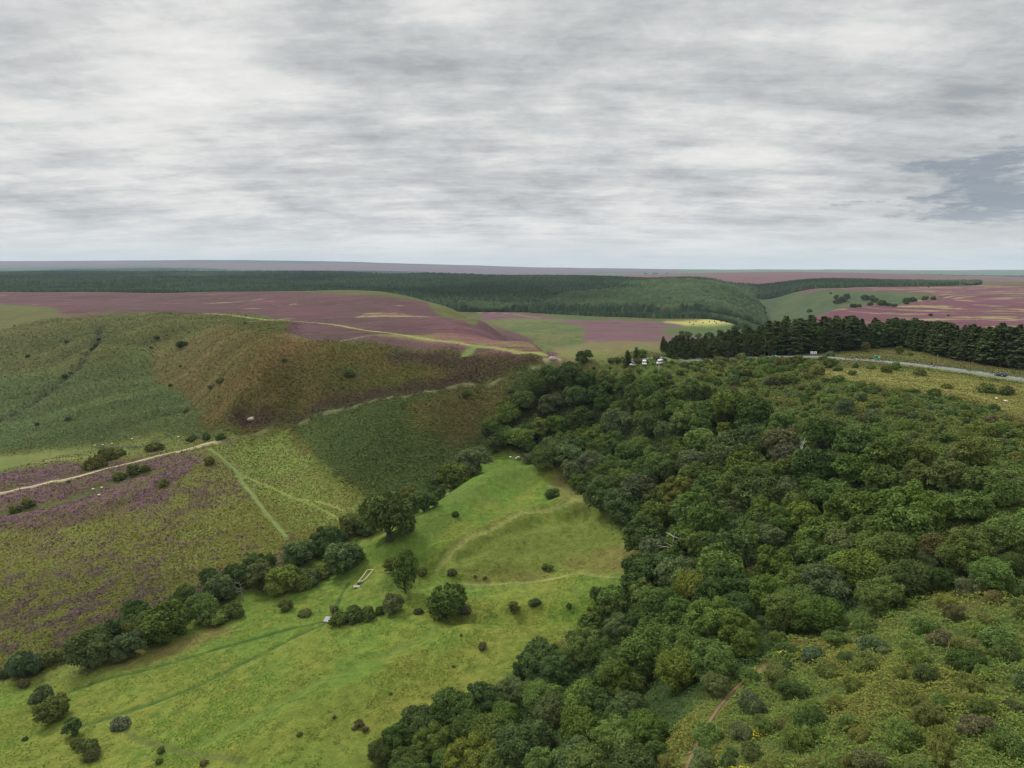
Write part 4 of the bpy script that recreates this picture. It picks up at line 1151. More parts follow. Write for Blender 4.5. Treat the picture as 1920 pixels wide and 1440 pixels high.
def scatter(polys, n, rmin, rmax, seed, holes=()):
    """points on the ground inside the outlines, thinning out with distance"""
    r = np.random.default_rng(seed)
    t = r.uniform(-.79, .72, n); rad = 1 / r.uniform(1 / rmax, 1 / rmin, n)
    x, y = rad * np.sin(t), rad * np.cos(t)
    m = np.zeros(n, bool)
    jr = .012 * rad
    jx, jy = x + jr * r.normal(size=n) + 2.5 * jr * fbm(x, y, 18, 3), y + jr * r.normal(size=n) + 2.5 * jr * fbm(x + 70, y, 18, 3)
    for p in polys:
        m |= inside(np.array(p), jx, jy)
    for p in holes:
        m &= ~inside(np.array(p), x, y)
    m &= ground(x, y, BARE) < r.uniform(.15, .6, n)
    return x[m], y[m], r


def pick(r, n, cols, w):
    c = np.array(cols); w = np.array(w, float)
    m = (c * (w / w.sum())[:, None]).sum(0)
    return (.6 * c[r.choice(len(c), n, p=w / w.sum())] + .4 * m) * r.uniform(.78, 1.24, (n, 1))


def lawn(name, label, x, y, z, size, nrm, col, r, wide=.5, kind='stuff'):
    v, f, _ = leaves(np.stack([x, y, z], 1), nrm, size, np.zeros(len(x)), r, wide)
    return link(name, mesh_from(name, v, f, [GROW], attrs={'tint': np.repeat(col, 4, 0)}), kind=kind, label=label)


# bracken on the near slope
x, y, r = scatter([SLOPE], 800000, 46, 420, 21, [verge])
n = len(x)
hum = np.maximum(fbm(x, y, 2.6, 3, .6), -.12) * 2.2 + .5 * fbm(x, y, 9, 2)
z = ground(x, y) + .2 + r.uniform(0, .35, n) + hum
zone = fbm(x, y, 24, 4, .6) + r.normal(0, .05, n)
col = np.where((zone > .13)[:, None], pick(r, n, [(.180, .225, .042), (.215, .20, .05), (.24, .15, .06)], [5, 3, 1]),
      np.where((zone > -.06)[:, None], pick(r, n, [(.125, .205, .045), (.160, .215, .045), (.19, .165, .05)], [6, 4, 1]),
               pick(r, n, [(.082, .165, .050), (.105, .180, .052), (.13, .16, .05)], [6, 4, 1])))
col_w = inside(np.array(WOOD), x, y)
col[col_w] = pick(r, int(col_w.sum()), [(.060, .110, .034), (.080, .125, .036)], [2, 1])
gold = ~col_w & (fbm(x + 300, y, 2.4, 2) > .24) & (fbm(x, y + 200, 30, 2) > .06) & (np.hypot(x, y) < 150)
col[gold] = pick(r, int(gold.sum()), [(.42, .42, .04), (.45, .34, .04)], [4, 1])
rr_ = np.hypot(x, y)
lawn('bracken', 'bracken covering the slope below the road', x, y, z, np.minimum(.08 + rr_ * .0010, .30), unit(r, n) * .75 + [0, 0, 1.], col, r, .42)

x, y, r = scatter([SLOPE], 900000, 140, 420, 27, [verge])
k = np.hypot(x, y) > 140
n = len(x)
zone = fbm(x, y, 24, 4, .6) + r.normal(0, .05, n)
col = np.where((zone > .10)[:, None], pick(r, n, [(.175, .190, .040), (.19, .165, .05), (.20, .14, .055)], [5, 3, 1]),
      pick(r, n, [(.100, .150, .042), (.130, .165, .040), (.17, .145, .05)], [6, 4, 1]))
z = ground(x, y) + .1 + r.uniform(0, .4, n) + np.maximum(fbm(x, y, 3.2, 3, .6), -.1) * 1.6
lawn('bracken', 'bracken and rough grass near the road', x, y, z, .20 + np.hypot(x, y) * .0006, unit(r, n) * .75 + [0, 0, 1.], col, r, .45)


def from_ground(x, y, r, f=None):
    A3 = np.stack([ground(x, y, colA[..., i]) for i in range(3)], 1); B3 = np.stack([ground(x, y, colB[..., i]) for i in range(3)], 1)
    f = np.clip(.5 + 2.2 * fbm(x, y, 18, 4, .6) + r.normal(0, .15, len(x)), 0, 1)[:, None]
    return (A3 * (1 - f) + B3 * f)


x, y, r = scatter([verge, to_world([(1540,655),(1700,645),(1900,680),(1990,690),(1990,720),(1900,700),(1700,675),(1540,668)])], 500000, 180, 420, 28)
n = len(x)
col = from_ground(x, y, r) * r.uniform(.75, 1.3, (n, 1))
rut = fbm(x, y, 5, 3)
lawn('grass', 'rough grass of the road verge', x, y, ground(x, y) + .05 + r.uniform(0, .25, n) + np.maximum(rut, 0), .22 + np.hypot(x, y) * .0003, unit(r, n) * .7 + [0, 0, 1.], np.clip(col, .01, 1), r, .45)

# bracken on the slope above the beck and in the bowl
fernp = [to_world(COVER[i][1]) for i in range(len(COVER)) if COVER[i][0] == 'pix' and COVER[i][2] in ((.086,.112,.034), (.100,.100,.032), (.120,.092,.030))]
x, y, r = scatter(fernp, 1250000, 235, 760, 22)
n = len(x)
clump = np.abs(fbm(x + .3 * y, y, 7, 3, .6))
z = ground(x, y) + .05 + clump * 1.6 + r.uniform(0, .5, n)
col = from_ground(x, y, r) * r.uniform(.98, 1.55, (n, 1)) * (1 + r.normal(0, .06, (n, 3)))
lawn('bracken', 'bracken and heather on the hillside beyond the beck', x, y, z, .26 + np.hypot(x, y) * .0004, unit(r, n) * .6 + [0, 0, 1.], np.clip(col, .01, 1), r, .5)

# heather tufts and moor grass beyond the beck
moor = [to_world(COVER[i][1]) for i in range(len(COVER)) if COVER[i][0] == 'pix' and COVER[i][2] == (.140,.155,.032)]
x, y, r = scatter(moor, 620000, 120, 420, 23, [MEADOW])
n = len(x)
he_ = ground(x, y, heath)
pn = .55 * fbm(x, y, 4.5, 3, .6) + .45 * fbm(x, y, 40, 3)
isH = pn > (.26 - .40 * he_) * .62
z = ground(x, y) + np.where(isH, .12 + r.uniform(0, .35, n), .05 + r.uniform(0, .15, n))
bz = fbm(x - 100, y, 50, 3)
grass_c = np.where((bz > 0)[:, None], pick(r, n, [(.155, .170, .034), (.18, .18, .040), (.14, .135, .034)], [5, 2, 2]), pick(r, n, [(.110, .120, .028), (.12, .095, .03), (.14, .15, .03)], [4, 2, 2]))
col = np.where(isH[:, None], pick(r, n, [(.125, .068, .092), (.090, .058, .060), (.165, .085, .125), (.075, .075, .028)], [4, 3, 2, 2.4]), grass_c)
lawn('heather', 'heather and moor grass beyond the beck', x, y, z, .15 + np.hypot(x, y) * .0006, unit(r, n) * .7 + [0, 0, 1.], col, r, .6)

# grass tussocks on the valley floor
x, y, r = scatter([MEADOW], 420000, 85, 340, 24)
n = len(x)
tus = fbm(x, y, 2.2, 3, .7) + .8 * fbm(x, y, 20, 3)
k = tus > -.05 + r.uniform(-.1, .1, n)
x, y, tus = x[k], y[k], tus[k]; n = len(x)
z = ground(x, y) + .04 + r.uniform(0, .12, n)
base = ground(x, y, colA[..., 0])[:, None] * [1, 0, 0] + ground(x, y, colA[..., 1])[:, None] * [0, 1, 0] + ground(x, y, colA[..., 2])[:, None] * [0, 0, 1]
col = base * r.uniform(.90, 1.14, (n, 1)) * np.where((tus > .12)[:, None], [1.14, 1.05, .95], [1, 1, 1])
lawn('grass', 'tussocky grass of the valley floor', x, y, z, .09 + np.hypot(x, y) * .0005, unit(r, n) * .55 + [0, 0, 1.], col, r, .45)


# far woods
def woods(name, label, poly, spac, seed, h_):
    r = np.random.default_rng(seed)
    p = np.array(poly)
    n = 380000
    t = r.uniform(-.66, .66, n); lr_ = np.log(np.hypot(p[:, 0], p[:, 1]))
    rad = np.exp(r.uniform(lr_.min() - .02, lr_.max() + .02, n))
    x, y = rad * np.sin(t), rad * np.cos(t)
    keep = inside(p, x + 16 * fbm(x, y, 90, 3), y + 26 * fbm(x + 50, y, 90, 3))
    keep &= ~(glade(x, y) & (r.random(n) < .96))
    x, y = x[keep], y[keep]
    cell = np.floor(np.arctan2(x, y) * spac).astype(np.int64) * 100003 + np.floor(np.log(np.hypot(x, y)) * spac * .6).astype(np.int64)
    _, ix = np.unique(cell, return_index=True)
    x, y = x[ix], y[ix]; n = len(x); rad = np.hypot(x, y)
    stand = fbm(x, y, 420, 4, .5)
    slope_ = (ground(x, y + 60) - ground(x, y - 60)) / 120
    broad = (slope_ > .05) | (stand > .17)
    H = h_ * r.uniform(.80, 1.08, n) * np.where(broad, .85, 1) * (1 + .6 * vnoise(x / 300, y / 300))
    Wd = np.where(broad, .58, .42) * H + rad / spac * .35
    z0 = ground(x, y)
    S = 6
    rings = [(0.05, .75), (.45, .95), (.80, .55)]
    V_ = []
    an = (np.arange(S) * 6.2832 / S)[None]
    ph = r.random(n)[:, None] * 6.28
    for zf, wf in rings:
        w_ = np.where(broad, wf, (1.05 - zf) * .95)[:, None] * Wd[:, None] * r.uniform(.75, 1.2, (n, S))
        V_.append(np.stack([x[:, None] + w_ * np.cos(an + ph), y[:, None] + w_ * np.sin(an + ph), (z0 + zf * H)[:, None] + r.normal(0, .05, (n, S)) * H[:, None]], 2))
    top = np.stack([x, y, z0 + H], 1)[:, None]
    V_ = np.concatenate(V_ + [top], 1)
    nv = 3 * S + 1
    quad = [[a * S + i, a * S + (i + 1) % S, (a + 1) * S + (i + 1) % S, (a + 1) * S + i] for a in range(2) for i in range(S)]
    tri = [[2 * S + i, 2 * S + (i + 1) % S, 3 * S] for i in range(S)]
    o_ = (np.arange(n) * nv)[:, None, None]
    fq = (np.array(quad)[None] + o_).reshape(-1, 4); ft = (np.array(tri)[None] + o_).reshape(-1, 3)
    cb_ = np.where(broad[:, None], pick(r, n, [(.044, .068, .030), (.034, .056, .028), (.065, .080, .032), (.085, .075, .04)], [5, 4, 2, .4]),
                   pick(r, n, [(.024, .044, .024), (.038, .060, .028), (.062, .080, .032)], [5, 3, 2])) * np.clip(1 + 1.5 * stand + .8 * fbm(x, y, 130, 3), .55, 1.6)[:, None]
    me = mesh_from(name, V_.reshape(-1, 3), [fq, ft], [GROW], attrs={'tint': np.repeat(cb_, nv, 0)})
    print(name, n)
    return link(name, me, kind='stuff', label=label)


woods('woods', 'dark forest filling the far side of the valley', FOREST, 300, 41, 17)
woods('woods', 'strip of wood along the far purple moor', STRIP, 420, 42, 13)
woods('woods', 'scattered woods on the distant hills', [W(-900,7000),W(-900,5600),W(400,5700),W(560,6600),W(820,7600),W(300,8200)], 300, 43, 15)
woods('woods', 'distant farmland trees', [W(1500,7200),W(1750,6800),W(2100,6500),W(2100,7600),W(1750,7900)], 230, 44, 14)
woods('woods', 'woods in the bottom of the side valley', [W(1385,1120),W(1420,1020),W(1470,880),W(1500,900),W(1480,1150),W(1440,1300),W(1400,1250)], 330, 45, 9)
woods('woods', 'thicket at the foot of the forest beside the yellow field', [W(1000,1260),W(1100,1215),W(1240,1160),W(1380,1120),W(1395,1165),W(1240,1200),W(1100,1240),W(1000,1290)], 420, 46, 7)

# single far trees and bushes that can be told apart
GF = 'trees on the far valley side'
rows = [(1655,562,15,'d'),(1640,560,12,'d'),(1700,561,14,'d'),(1712,560,12,'d'),(1735,556,13,'d'),(1750,557,10,'d'),(1668,567,10,'d'),(1678,568,10,'d'),(1700,566,9,'d'),(1568,555,9,'d'),(1580,558,16,'k'),(1570,562,13,'k'),
        (1588,554,12,'k'),(1622,556,13,'k'),(1635,556,12,'k'),(1600,567,12,'k'),(1611,568,10,'k'),(1632,566,9,'k'),(1518,581,9,'k'),(1558,549,4,'d'),(1745,589,7,'k'),(1778,590,5,'k'),(1741,537,4,'k'),
        (1395,608,20,'d'),(1412,603,18,'d'),(1380,612,14,'d'),(1420,610,16,'d'),(1405,615,16,'g'),(1290,624,14,'g'),(1310,627,12,'g'),(1278,622,9,'g'),(1330,624,12,'d'),(1350,618,10,'g')]
xs, ys, Ds = survey(rows, 0, 0, 1.0, .5)
for q, x, y, D in zip(rows, xs, ys, Ds):
    shrub(x, y, float(min(D, 22)), q[3], GF, 'on the far valley side', 'far_tree', 1.0)

# ---------------------------------------------------------------- dead trees
def snag(name, seed, H, x, y, label, lean=(0, 0), mat=DEAD, group=None, twigs=9):
    r = np.random.default_rng(seed)
    root = bpy.data.objects.new(name, None); C.objects.link(root)
    root.location = (x, y, float(ground(x, y)) - .3)
    root['label'] = label; root['category'] = 'dead tree'
    if group:
        root['group'] = group
    top = np.array([lean[0] * H, lean[1] * H, H])
    stem = [np.zeros(3), top * .4 + [.02 * H, 0, 0], top * .75, top]
    v, f = tube(stem, [.035 * H, .024 * H, .014 * H, .004 * H], 6)
    link('trunk', mesh_from('trunk', v, f, [mat], True), root)
    for i in range(twigs):
        s = r.uniform(.4, .92); b0 = top * s
        a_ = r.uniform(0, 6.28); L = H * r.uniform(.18, .40) * (1.2 - s * .6)
        d_ = np.array([math.cos(a_), math.sin(a_), r.uniform(.15, .8)])
        p1 = b0 + d_ * L * .5 + r.normal(0, .03 * H, 3); p2 = p1 + (d_ + r.normal(0, .35, 3)) * L * .5
        p3 = p1 + (d_ + r.normal(0, .6, 3)) * L * .35
        v, f = join([tube([b0, p1, p2], [.013 * H, .008 * H, .003 * H], 5), tube([p1, p3], [.006 * H, .002 * H], 5)])
        link('branch', mesh_from('branch', v, f, [mat], True), root)
    return root


q = at([1256, 1233, 1490, 455], [1058, 700, 880, 1125])
snag('dead_tree', 1, 9, q[0][0], q[0][1], 'bare white dead tree standing at the edge of the wood by the mounds', (.1, 0), twigs=14)
snag('dead_tree', 2, 6.5, q[1][0], q[1][1], 'bleached dead tree just below the parked white vans', (.12, 0), twigs=10)
snag('dead_tree', 3, 8.5, q[2][0], q[2][1], 'grey dead tree deep in the wood beside the pale olive trees', (.3, .1), twigs=10)
snag('dead_tree', 4, 6, q[3][0], q[3][1], 'leafless grey tree in the row along the beck', (-.1, 0), plain('grey_bark', (.22, .21, .17), .9), twigs=12)
GT = 'pale bare trunks at the front of the pine belt'
ORD = 'first second third fourth fifth sixth seventh eighth ninth tenth eleventh twelfth thirteenth fourteenth fifteenth sixteenth seventeenth eighteenth nineteenth twentieth'.split()
TENS = ['twenty', 'thirty', 'forty', 'fifty', 'sixty', 'seventy', 'eighty', 'ninety']


def ordinal(k):
    if k <= 20:
        return ORD[k - 1]
    if k % 10 == 0:
        return {30: 'thirtieth', 40: 'fortieth', 50: 'fiftieth', 60: 'sixtieth', 70: 'seventieth', 80: 'eightieth', 90: 'ninetieth'}.get(k, 'hundredth')
    return TENS[(k // 10 - 2) % 8] + '-' + ORD[k % 10 - 1]


pq = at([1420, 1426, 1433, 1441, 1447, 1454, 1461], [667] * 7)
for i, p in enumerate(pq):
    snag('bare_tree', 20 + i, 7.5 + (i * 37 % 5) * .5, p[0], p[1], 'slim pale bare trunk before the pines, %s from the parked vans' % ORD[i], (.02 * (i % 3 - 1), 0), BIRCH, GT, 4)

# fallen bleached branch and other small debris
p = at([841], [928])[0]
v, f = join([tube([[-1.2, -1.4, .15], [-.3, .2, .35], [1.0, .9, .5], [1.9, .8, .3]], [.10, .12, .08, .03], 6), tube([[-.3, .2, .35], [-.2, 1.2, .6]], [.06, .02], 5)])
link('fallen_branch', mesh_from('fallen_branch', v, f, [DEAD], True), None, (p[0], p[1], ground(p[0], p[1])), label='bleached fallen branch on the grass beside the beck trees', category='branch')
STONE = plain('gritstone', (.36, .32, .24), .9, vary=.25, scale=1.2)
GREY = plain('wet_stone', (.30, .30, .31), .8, vary=.12, scale=.8)


def boulder(seed, sx, sy, sz):
    r = np.random.default_rng(seed)
    V_, F_ = [], []
    for i in range(6):
        ph = math.pi * i / 5
        for j in range(9):
            a_ = 2 * math.pi * j / 9
            k = 1 + r.normal(0, .10)
            V_.append([sx * math.sin(ph) * math.cos(a_) * k, sy * math.sin(ph) * math.sin(a_) * k, sz * math.cos(ph) * k])
    for i in range(5):
        for j in range(9):
            F_.append([i * 9 + j, (i + 1) * 9 + j, (i + 1) * 9 + (j + 1) % 9, i * 9 + (j + 1) % 9])
    return np.array(V_), np.array(F_)


p = at([471], [787])[0]
link('boulder', mesh_from('boulder', *boulder(3, 2.0, 1.5, 1.2), [STONE]), None, (p[0], p[1], ground(p[0], p[1]) + .2), label='pale boulder on the dark heather below the brown spur', category='boulder')
p = at([1037], [674])[0]
link('boulder', mesh_from('boulder', *boulder(4, 2.2, 1.2, 1.3), [STONE]), None, (p[0], p[1], ground(p[0], p[1]) + .3), label='tan rock on the brow where the moor paths meet', category='boulder')


# ---------------------------------------------------------------- box building for made things
def box(cx, cy, cz, sx, sy, sz, taper=0.0, shift=0.0):
    v = []
    for zz, k in ((-1, 1), (1, 1 - taper)):
        for a_, b_ in ((-1, -1), (1, -1), (1, 1), (-1, 1)):
            v.append([cx + a_ * sx / 2 * k + (shift if zz > 0 else 0), cy + b_ * sy / 2 * k, cz + zz * sz / 2])
    f = [[3, 2, 1, 0], [4, 5, 6, 7], [0, 1, 5, 4], [1, 2, 6, 5], [2, 3, 7, 6], [3, 0, 4, 7]]
    return np.array(v, float), np.array(f)


def piece(name, geo, mat, parent=None, bev=0.0, loc=None, **kw):
    o = link(name, mesh_from(name, geo[0], geo[1], [mat]), parent, loc, **kw)
    if bev:
        b_ = o.modifiers.new('bevel', 'BEVEL'); b_.width = bev; b_.segments = 2
    return o


def prism(profile, y0, y1):
    """side outline (x, z) drawn out between y0 and y1"""
    n = len(profile)
    v = [[x, y0, z] for x, z in profile] + [[x, y1, z] for x, z in profile]
    quads = np.array([[i, (i + 1) % n, n + (i + 1) % n, n + i] for i in range(n)])
    return np.array(v, float), [quads, np.array([list(range(n))[::-1]]), np.array([list(range(n, 2 * n))])]


def lay(x, y):
    """tangent frame of the road at a point"""
    return float(ground(x, y))


# stone-kerbed pen with its trough slab, and the grey slab by the track
p = at([686], [1083])[0]
pen = bpy.data.objects.new('stone_pen', None); C.objects.link(pen)
pen.location = (p[0], p[1], ground(p[0], p[1])); pen.rotation_euler = (0, 0, R(-14))
pen['label'] = 'narrow pale wooden-railed pen on the meadow above a grey slab'; pen['category'] = 'pen'
PALE = plain('weathered_rail', (.50, .45, .30), .85, vary=.15)
L_, W_ = 6.0, 1.9


def gz(px_, py_):
    c_, s_ = math.cos(R(-14)), math.sin(R(-14))
    return float(ground(p[0] + px_ * c_ - py_ * s_, p[1] + px_ * s_ + py_ * c_)) - float(ground(p[0], p[1]))


cs_ = [(-W_ / 2, -L_ / 2), (W_ / 2, -L_ / 2), (W_ / 2, L_ / 2), (-W_ / 2, L_ / 2)]
for i in range(4):
    (xa, ya), (xb, yb) = cs_[i], cs_[(i + 1) % 4]
    v, f = tube([[xa, ya, gz(xa, ya) + .55], [(xa + xb) / 2, (ya + yb) / 2, gz((xa + xb) / 2, (ya + yb) / 2) + .55], [xb, yb, gz(xb, yb) + .55]], [.13] * 3, 6)
    link('rail', mesh_from('rail', v, f, [PALE]), pen)
for xa, ya in cs_ + [(-W_ / 2, 0), (W_ / 2, 0)]:
    v, f = tube([[xa, ya, gz(xa, ya) - .3], [xa, ya, gz(xa, ya) + .62]], [.09, .08], 6)
    link('post', mesh_from('post', v, f, [PALE]), pen)
piece('trough', box(0, -L_ / 2 - .55, gz(0, -L_ / 2 - .5) + .15, 1.5, .7, .5, .12), plain('dark_trough', (.03, .03, .03), .5), pen, .05)
q = at([672], [1100])[0]
piece('stone_slab', box(0, 0, .05, 2.6, 1.1, .22), GREY, None, .05, (q[0], q[1], ground(q[0], q[1])), label='small grey slab at the foot of the railed pen', category='slab').rotation_euler = (R(2), R(3), R(12))
q = at([614], [1162])[0]
piece('stone_slab', box(0, 0, .05, 1.6, 2.2, .25), GREY, None, .05, (q[0], q[1], ground(q[0], q[1]) + .05), label='pale grey stone slab where the tracks meet the low hedge', category='slab').rotation_euler = (R(8), R(2), R(-8))

# ---------------------------------------------------------------- road
rpts = at([1180, 1270, 1360, 1450, 1530, 1590, 1640, 1700, 1760, 1820, 1882, 1925], [683, 677, 673, 670, 670, 674, 677, 683, 690, 698, 707.5, 714])[:, :2]
ext = rpts[-1] + (rpts[-1] - rpts[-3]) * np.array([[1.0], [2.5], [5.0]])
rpts = np.concatenate([rpts, ext])


def smooth_line(p, step):
    out = []
    for i in range(len(p) - 1):
        p0, p1, p2, p3 = p[max(i - 1, 0)], p[i], p[i + 1], p[min(i + 2, len(p) - 1)]
        m_ = max(2, int(np.linalg.norm(p2 - p1) / step))
        for t in np.arange(m_) / m_:
            out.append(p1 + .5 * t * (p2 - p0 + t * (2 * p0 - 5 * p1 + 4 * p2 - p3 + t * (3 * (p1 - p2) + p3 - p0))))
    return np.array(out + [p[-1]])


rl = smooth_line(rpts, 2.0)
tn = np.gradient(rl, axis=0); tn /= np.linalg.norm(tn, axis=1, keepdims=True)
nm_ = np.stack([-tn[:, 1], tn[:, 0]], 1)
ker = np.ones(9) / 9
zc = np.max([ground(rl[:, 0] + o_ * nm_[:, 0], rl[:, 1] + o_ * nm_[:, 1]) for o_ in (-3, 0, 3)], 0)
zr = np.convolve(np.pad(zc, 4, mode='edge'), ker, 'valid') + .22


def ribbon(name, offs, lift, mat, sel=slice(None), skirt=False, **kw):
    c, nn, zz = rl[sel], nm_[sel], zr[sel]
    rows_ = [np.stack([c[:, 0] + o_ * nn[:, 0], c[:, 1] + o_ * nn[:, 1], zz + lift + dz_], 1) for o_, dz_ in offs]
    v = np.stack(rows_, 1); m_, k_ = v.shape[:2]
    i_, j_ = np.meshgrid(np.arange(m_ - 1), np.arange(k_ - 1), indexing='ij'); b0 = (i_ * k_ + j_).ravel()
    f = np.stack([b0, b0 + k_, b0 + k_ + 1, b0 + 1], 1)
    return link(name, mesh_from(name, v.reshape(-1, 3), f, [mat]), **kw)


ASPH = plain('asphalt', (.155, .155, .165), .9, vary=.12, scale=.6)
VERGE = plain('verge_earth', (.12, .15, .04), .95, vary=.2, scale=.5)
ribbon('road_bank', [(-6, -1.6), (-3.7, -.03), (3.7, -.03), (6, -1.6)], 0, VERGE, kind='structure', label='grassed shoulder of the road')
ribbon('road', [(-3.5, -.01), (0, .05), (3.5, -.01)], .02, ASPH, kind='structure', label='grey main road curving along the brow')
PAINT = plain('road_paint', (.62, .62, .60), .7, vary=.08)
for o_ in (-3.2, 3.2):
    ribbon('road_marking', [(o_ - .09, 0), (o_ + .09, 0)], .035, PAINT, kind='structure', label='white edge line of the road')
ribbon('road_marking', [(-.12, 0), (.12, 0)], .08, PAINT, kind='structure', label='white centre line of the road')


def road_near(px, py):
    a_ = at([px], [py])[0][:2]
    i = int(np.argmin(np.linalg.norm(rl - a_, axis=1)))
    return i


def path_strip(name, line, w_, mat, label):
    """a worn path laid on the ground"""
    c = smooth_line(at([q_[0] for q_ in line], [q_[1] for q_ in line])[:, :2], 1.5)
    c = c + np.stack([fbm(c[:, 0], c[:, 1], 12, 3), fbm(c[:, 0] + 80, c[:, 1], 12, 3)], 1) * .9
    t_ = np.gradient(c, axis=0); t_ /= np.linalg.norm(t_, axis=1, keepdims=True) + 1e-9
    nn = np.stack([-t_[:, 1], t_[:, 0]], 1)
    ww = w_ * (1 + .5 * fbm(c[:, 0], c[:, 1], 5, 2))
    rows_ = []
    for o_ in (-1, 0, 1):
        q_ = c + nn * (ww * o_ / 2)[:, None]
        rows_.append(np.stack([q_[:, 0], q_[:, 1], ground(q_[:, 0], q_[:, 1]) + .10], 1))
    v = np.stack(rows_, 1); i_, j_ = np.meshgrid(np.arange(len(c) - 1), np.arange(2), indexing='ij'); b0 = (i_ * 3 + j_).ravel()
    return link(name, mesh_from(name, v.reshape(-1, 3), np.stack([b0, b0 + 3, b0 + 4, b0 + 1], 1), [mat]), kind='structure', label=label)


PTH = plain('worn_path', (.36, .32, .18), .95, vary=.25, scale=.5)
path_strip('path', [(-60,938),(0,925),(60,912),(150,893),(250,867),(330,848),(415,829)], 1.5, PTH, 'pale worn footpath across the heather')
path_strip('path', [(415,829),(480,814),(550,797),(640,769),(760,744),(860,722),(960,702),(1005,690)], .8, plain('grassy_path', (.115, .125, .05), .95, vary=.3, scale=.3), 'narrow path along the top of the fern slope')
path_strip('path', [(392,842),(440,882),(470,925),(510,975),(535,1008)], .9, plain('green_path', (.12, .155, .045), .95, vary=.2, scale=.5), 'mown green track down to the beck')
path_strip('path', [(1285,1442),(1310,1390),(1340,1340),(1380,1292),(1415,1262)], .42, plain('red_path', (.155, .11, .055), .95, vary=.35, scale=.9), 'reddish trodden path through the bracken')

# dark estate car
i = road_near(1882, 707)
car = bpy.data.objects.new('parked_car', None); car.name = 'estate_car'; C.objects.link(car)
off = -1.7
car.location = (rl[i][0] + off * nm_[i][0], rl[i][1] + off * nm_[i][1], zr[i] + .05)
car.rotation_euler = (0, 0, math.atan2(-tn[i][1], -tn[i][0]))
car['label'] = 'dark grey car with red tail lights driving along the road'; car['category'] = 'car'
PAINTC = plain('car_paint', (.045, .055, .062), .3, .3, .5, .03)
GLASS = plain('dark_glass', (.05, .07, .08), .12, 0, .6, .03)
RUB = plain('rubber', (.02, .02, .02), .8); RIM = plain('alloy', (.5, .5, .52), .35, .8)
RED = plain('tail_lamp', (.55, .03, .03), .3); LAMP = plain('head_lamp', (.75, .75, .7), .2)
WHT = plain('white_paint', (.62, .63, .64), .35, 0, .5, .03)


def vehicle(root, body, cabin, wid, paint, wheels=(-1.35, 1.35), wr=.33, L=4.5, roof=None):
    """body/cabin: side outlines (x, z) with +x the front"""
    o = piece('body', prism(body, -wid / 2, wid / 2), paint, root, .06)
    c = piece('window_band', prism(cabin, -wid / 2 + .09, wid / 2 - .09), GLASS, root, .03)
    if roof:
        piece('roof', prism(roof, -wid / 2 + .11, wid / 2 - .11), paint, root, .03)
    for x_ in wheels:
        for s in (-1, 1):
            v, f = tube([[x_, s * (wid / 2 - .22), wr], [x_, s * (wid / 2 + .01), wr]], [wr, wr], 16)
            f2 = np.array([list(range(16))[::-1]]); f3 = np.array([list(range(16, 32))])
            w_ = link('wheel', mesh_from('wheel', v, [f, f2, f3], [RUB]), root)
            v, f = tube([[x_, s * (wid / 2 - .05), wr], [x_, s * (wid / 2 + .03), wr]], [wr * .6, wr * .55], 12)
            link('rim', mesh_from('rim', v, [f, np.array([list(range(12))[::-1]]), np.array([list(range(12, 24))])], [RIM]), w_)
    fx, bx = max(q_[0] for q_ in body), min(q_[0] for q_ in body)
    for s in (-1, 1):
        piece('headlight', box(fx - .02, s * (wid / 2 - .28), .68, .12, .36, .16), LAMP, root)
        piece('tail_light', box(bx + .02, s * (wid / 2 - .18), .82, .12, .22, .34), RED, root)


vehicle(car, [(-2.2, .30), (-2.28, .75), (-2.2, .98), (1.0, .98), (1.95, .82), (2.2, .62), (2.2, .30)],
        [(-2.15, .96), (-1.95, 1.40), (.25, 1.42), (1.05, .96)], 1.78, PAINTC,
        roof=[(-2.05, 1.385), (-1.9, 1.47), (.15, 1.49), (.35, 1.40)])


def sign(name, px, py, wid, hgt, post, mat, label, cat, face=None, draw=None):
    a_ = at([px], [py])[0]
    root = bpy.data.objects.new(name, None); C.objects.link(root)
    root.location = (a_[0], a_[1], float(ground(a_[0], a_[1])))
    root.rotation_euler = (0, 0, face if face is not None else math.atan2(-a_[0], a_[1]))
    root['label'] = label; root['category'] = cat
    piece('board', box(0, 0, post + hgt / 2, wid, .06, hgt), mat, root, .01)
    for s in ((-.35, .35) if wid > 1 else (0,)):
        v, f = tube([[s * wid, .08, -.2], [s * wid, .08, post + hgt * .9]], [.045, .045], 8)
        link('post', mesh_from('post', v, f, [RIM]), root)
    if draw:
        draw(root)
    return root


SGN = plain('sign_green', (.01, .22, .10), .5, vary=.03); BLK = plain('sign_black', (.02, .02, .02), .5); WSG = plain('sign_white', (.80, .80, .80), .5, vary=.03)
ORG = plain('sign_red', (.65, .09, .04), .5); YEL = plain('sign_yellow', (.75, .50, .05), .5)


def border(w_, h_, z0):
    def d_(root):
        for sz, nx in ((1, 0), (-1, 0), (0, 1), (0, -1)):
            if sz:
                g_ = box(0, -.035, z0 + h_ / 2 + sz * (h_ / 2 - .06), w_ - .1, .012, .05)
            else:
                g_ = box(nx * (w_ / 2 - .06), -.035, z0 + h_ / 2, .05, .012, h_ - .2)
            piece('border_line', g_, WSG, root)
        piece('route_panel', box(w_ * .3, -.036, z0 + h_ * .55, w_ * .25, .012, h_ * .35), WSG, root)
    return d_


def chevron(root):
    for s in (-.5, .5):
        pr = [(s + .16, 0), (s - .10, .36), (s - .26, .36), (s, 0), (s - .26, -.36), (s - .10, -.36)]
        v = np.array([[x_, -.036, 1.3 + z_] for x_, z_ in pr])
        piece('chevron', (v, [np.array([[0, 1, 2, 3]]), np.array([[0, 3, 4, 5]])]), BLK, root)


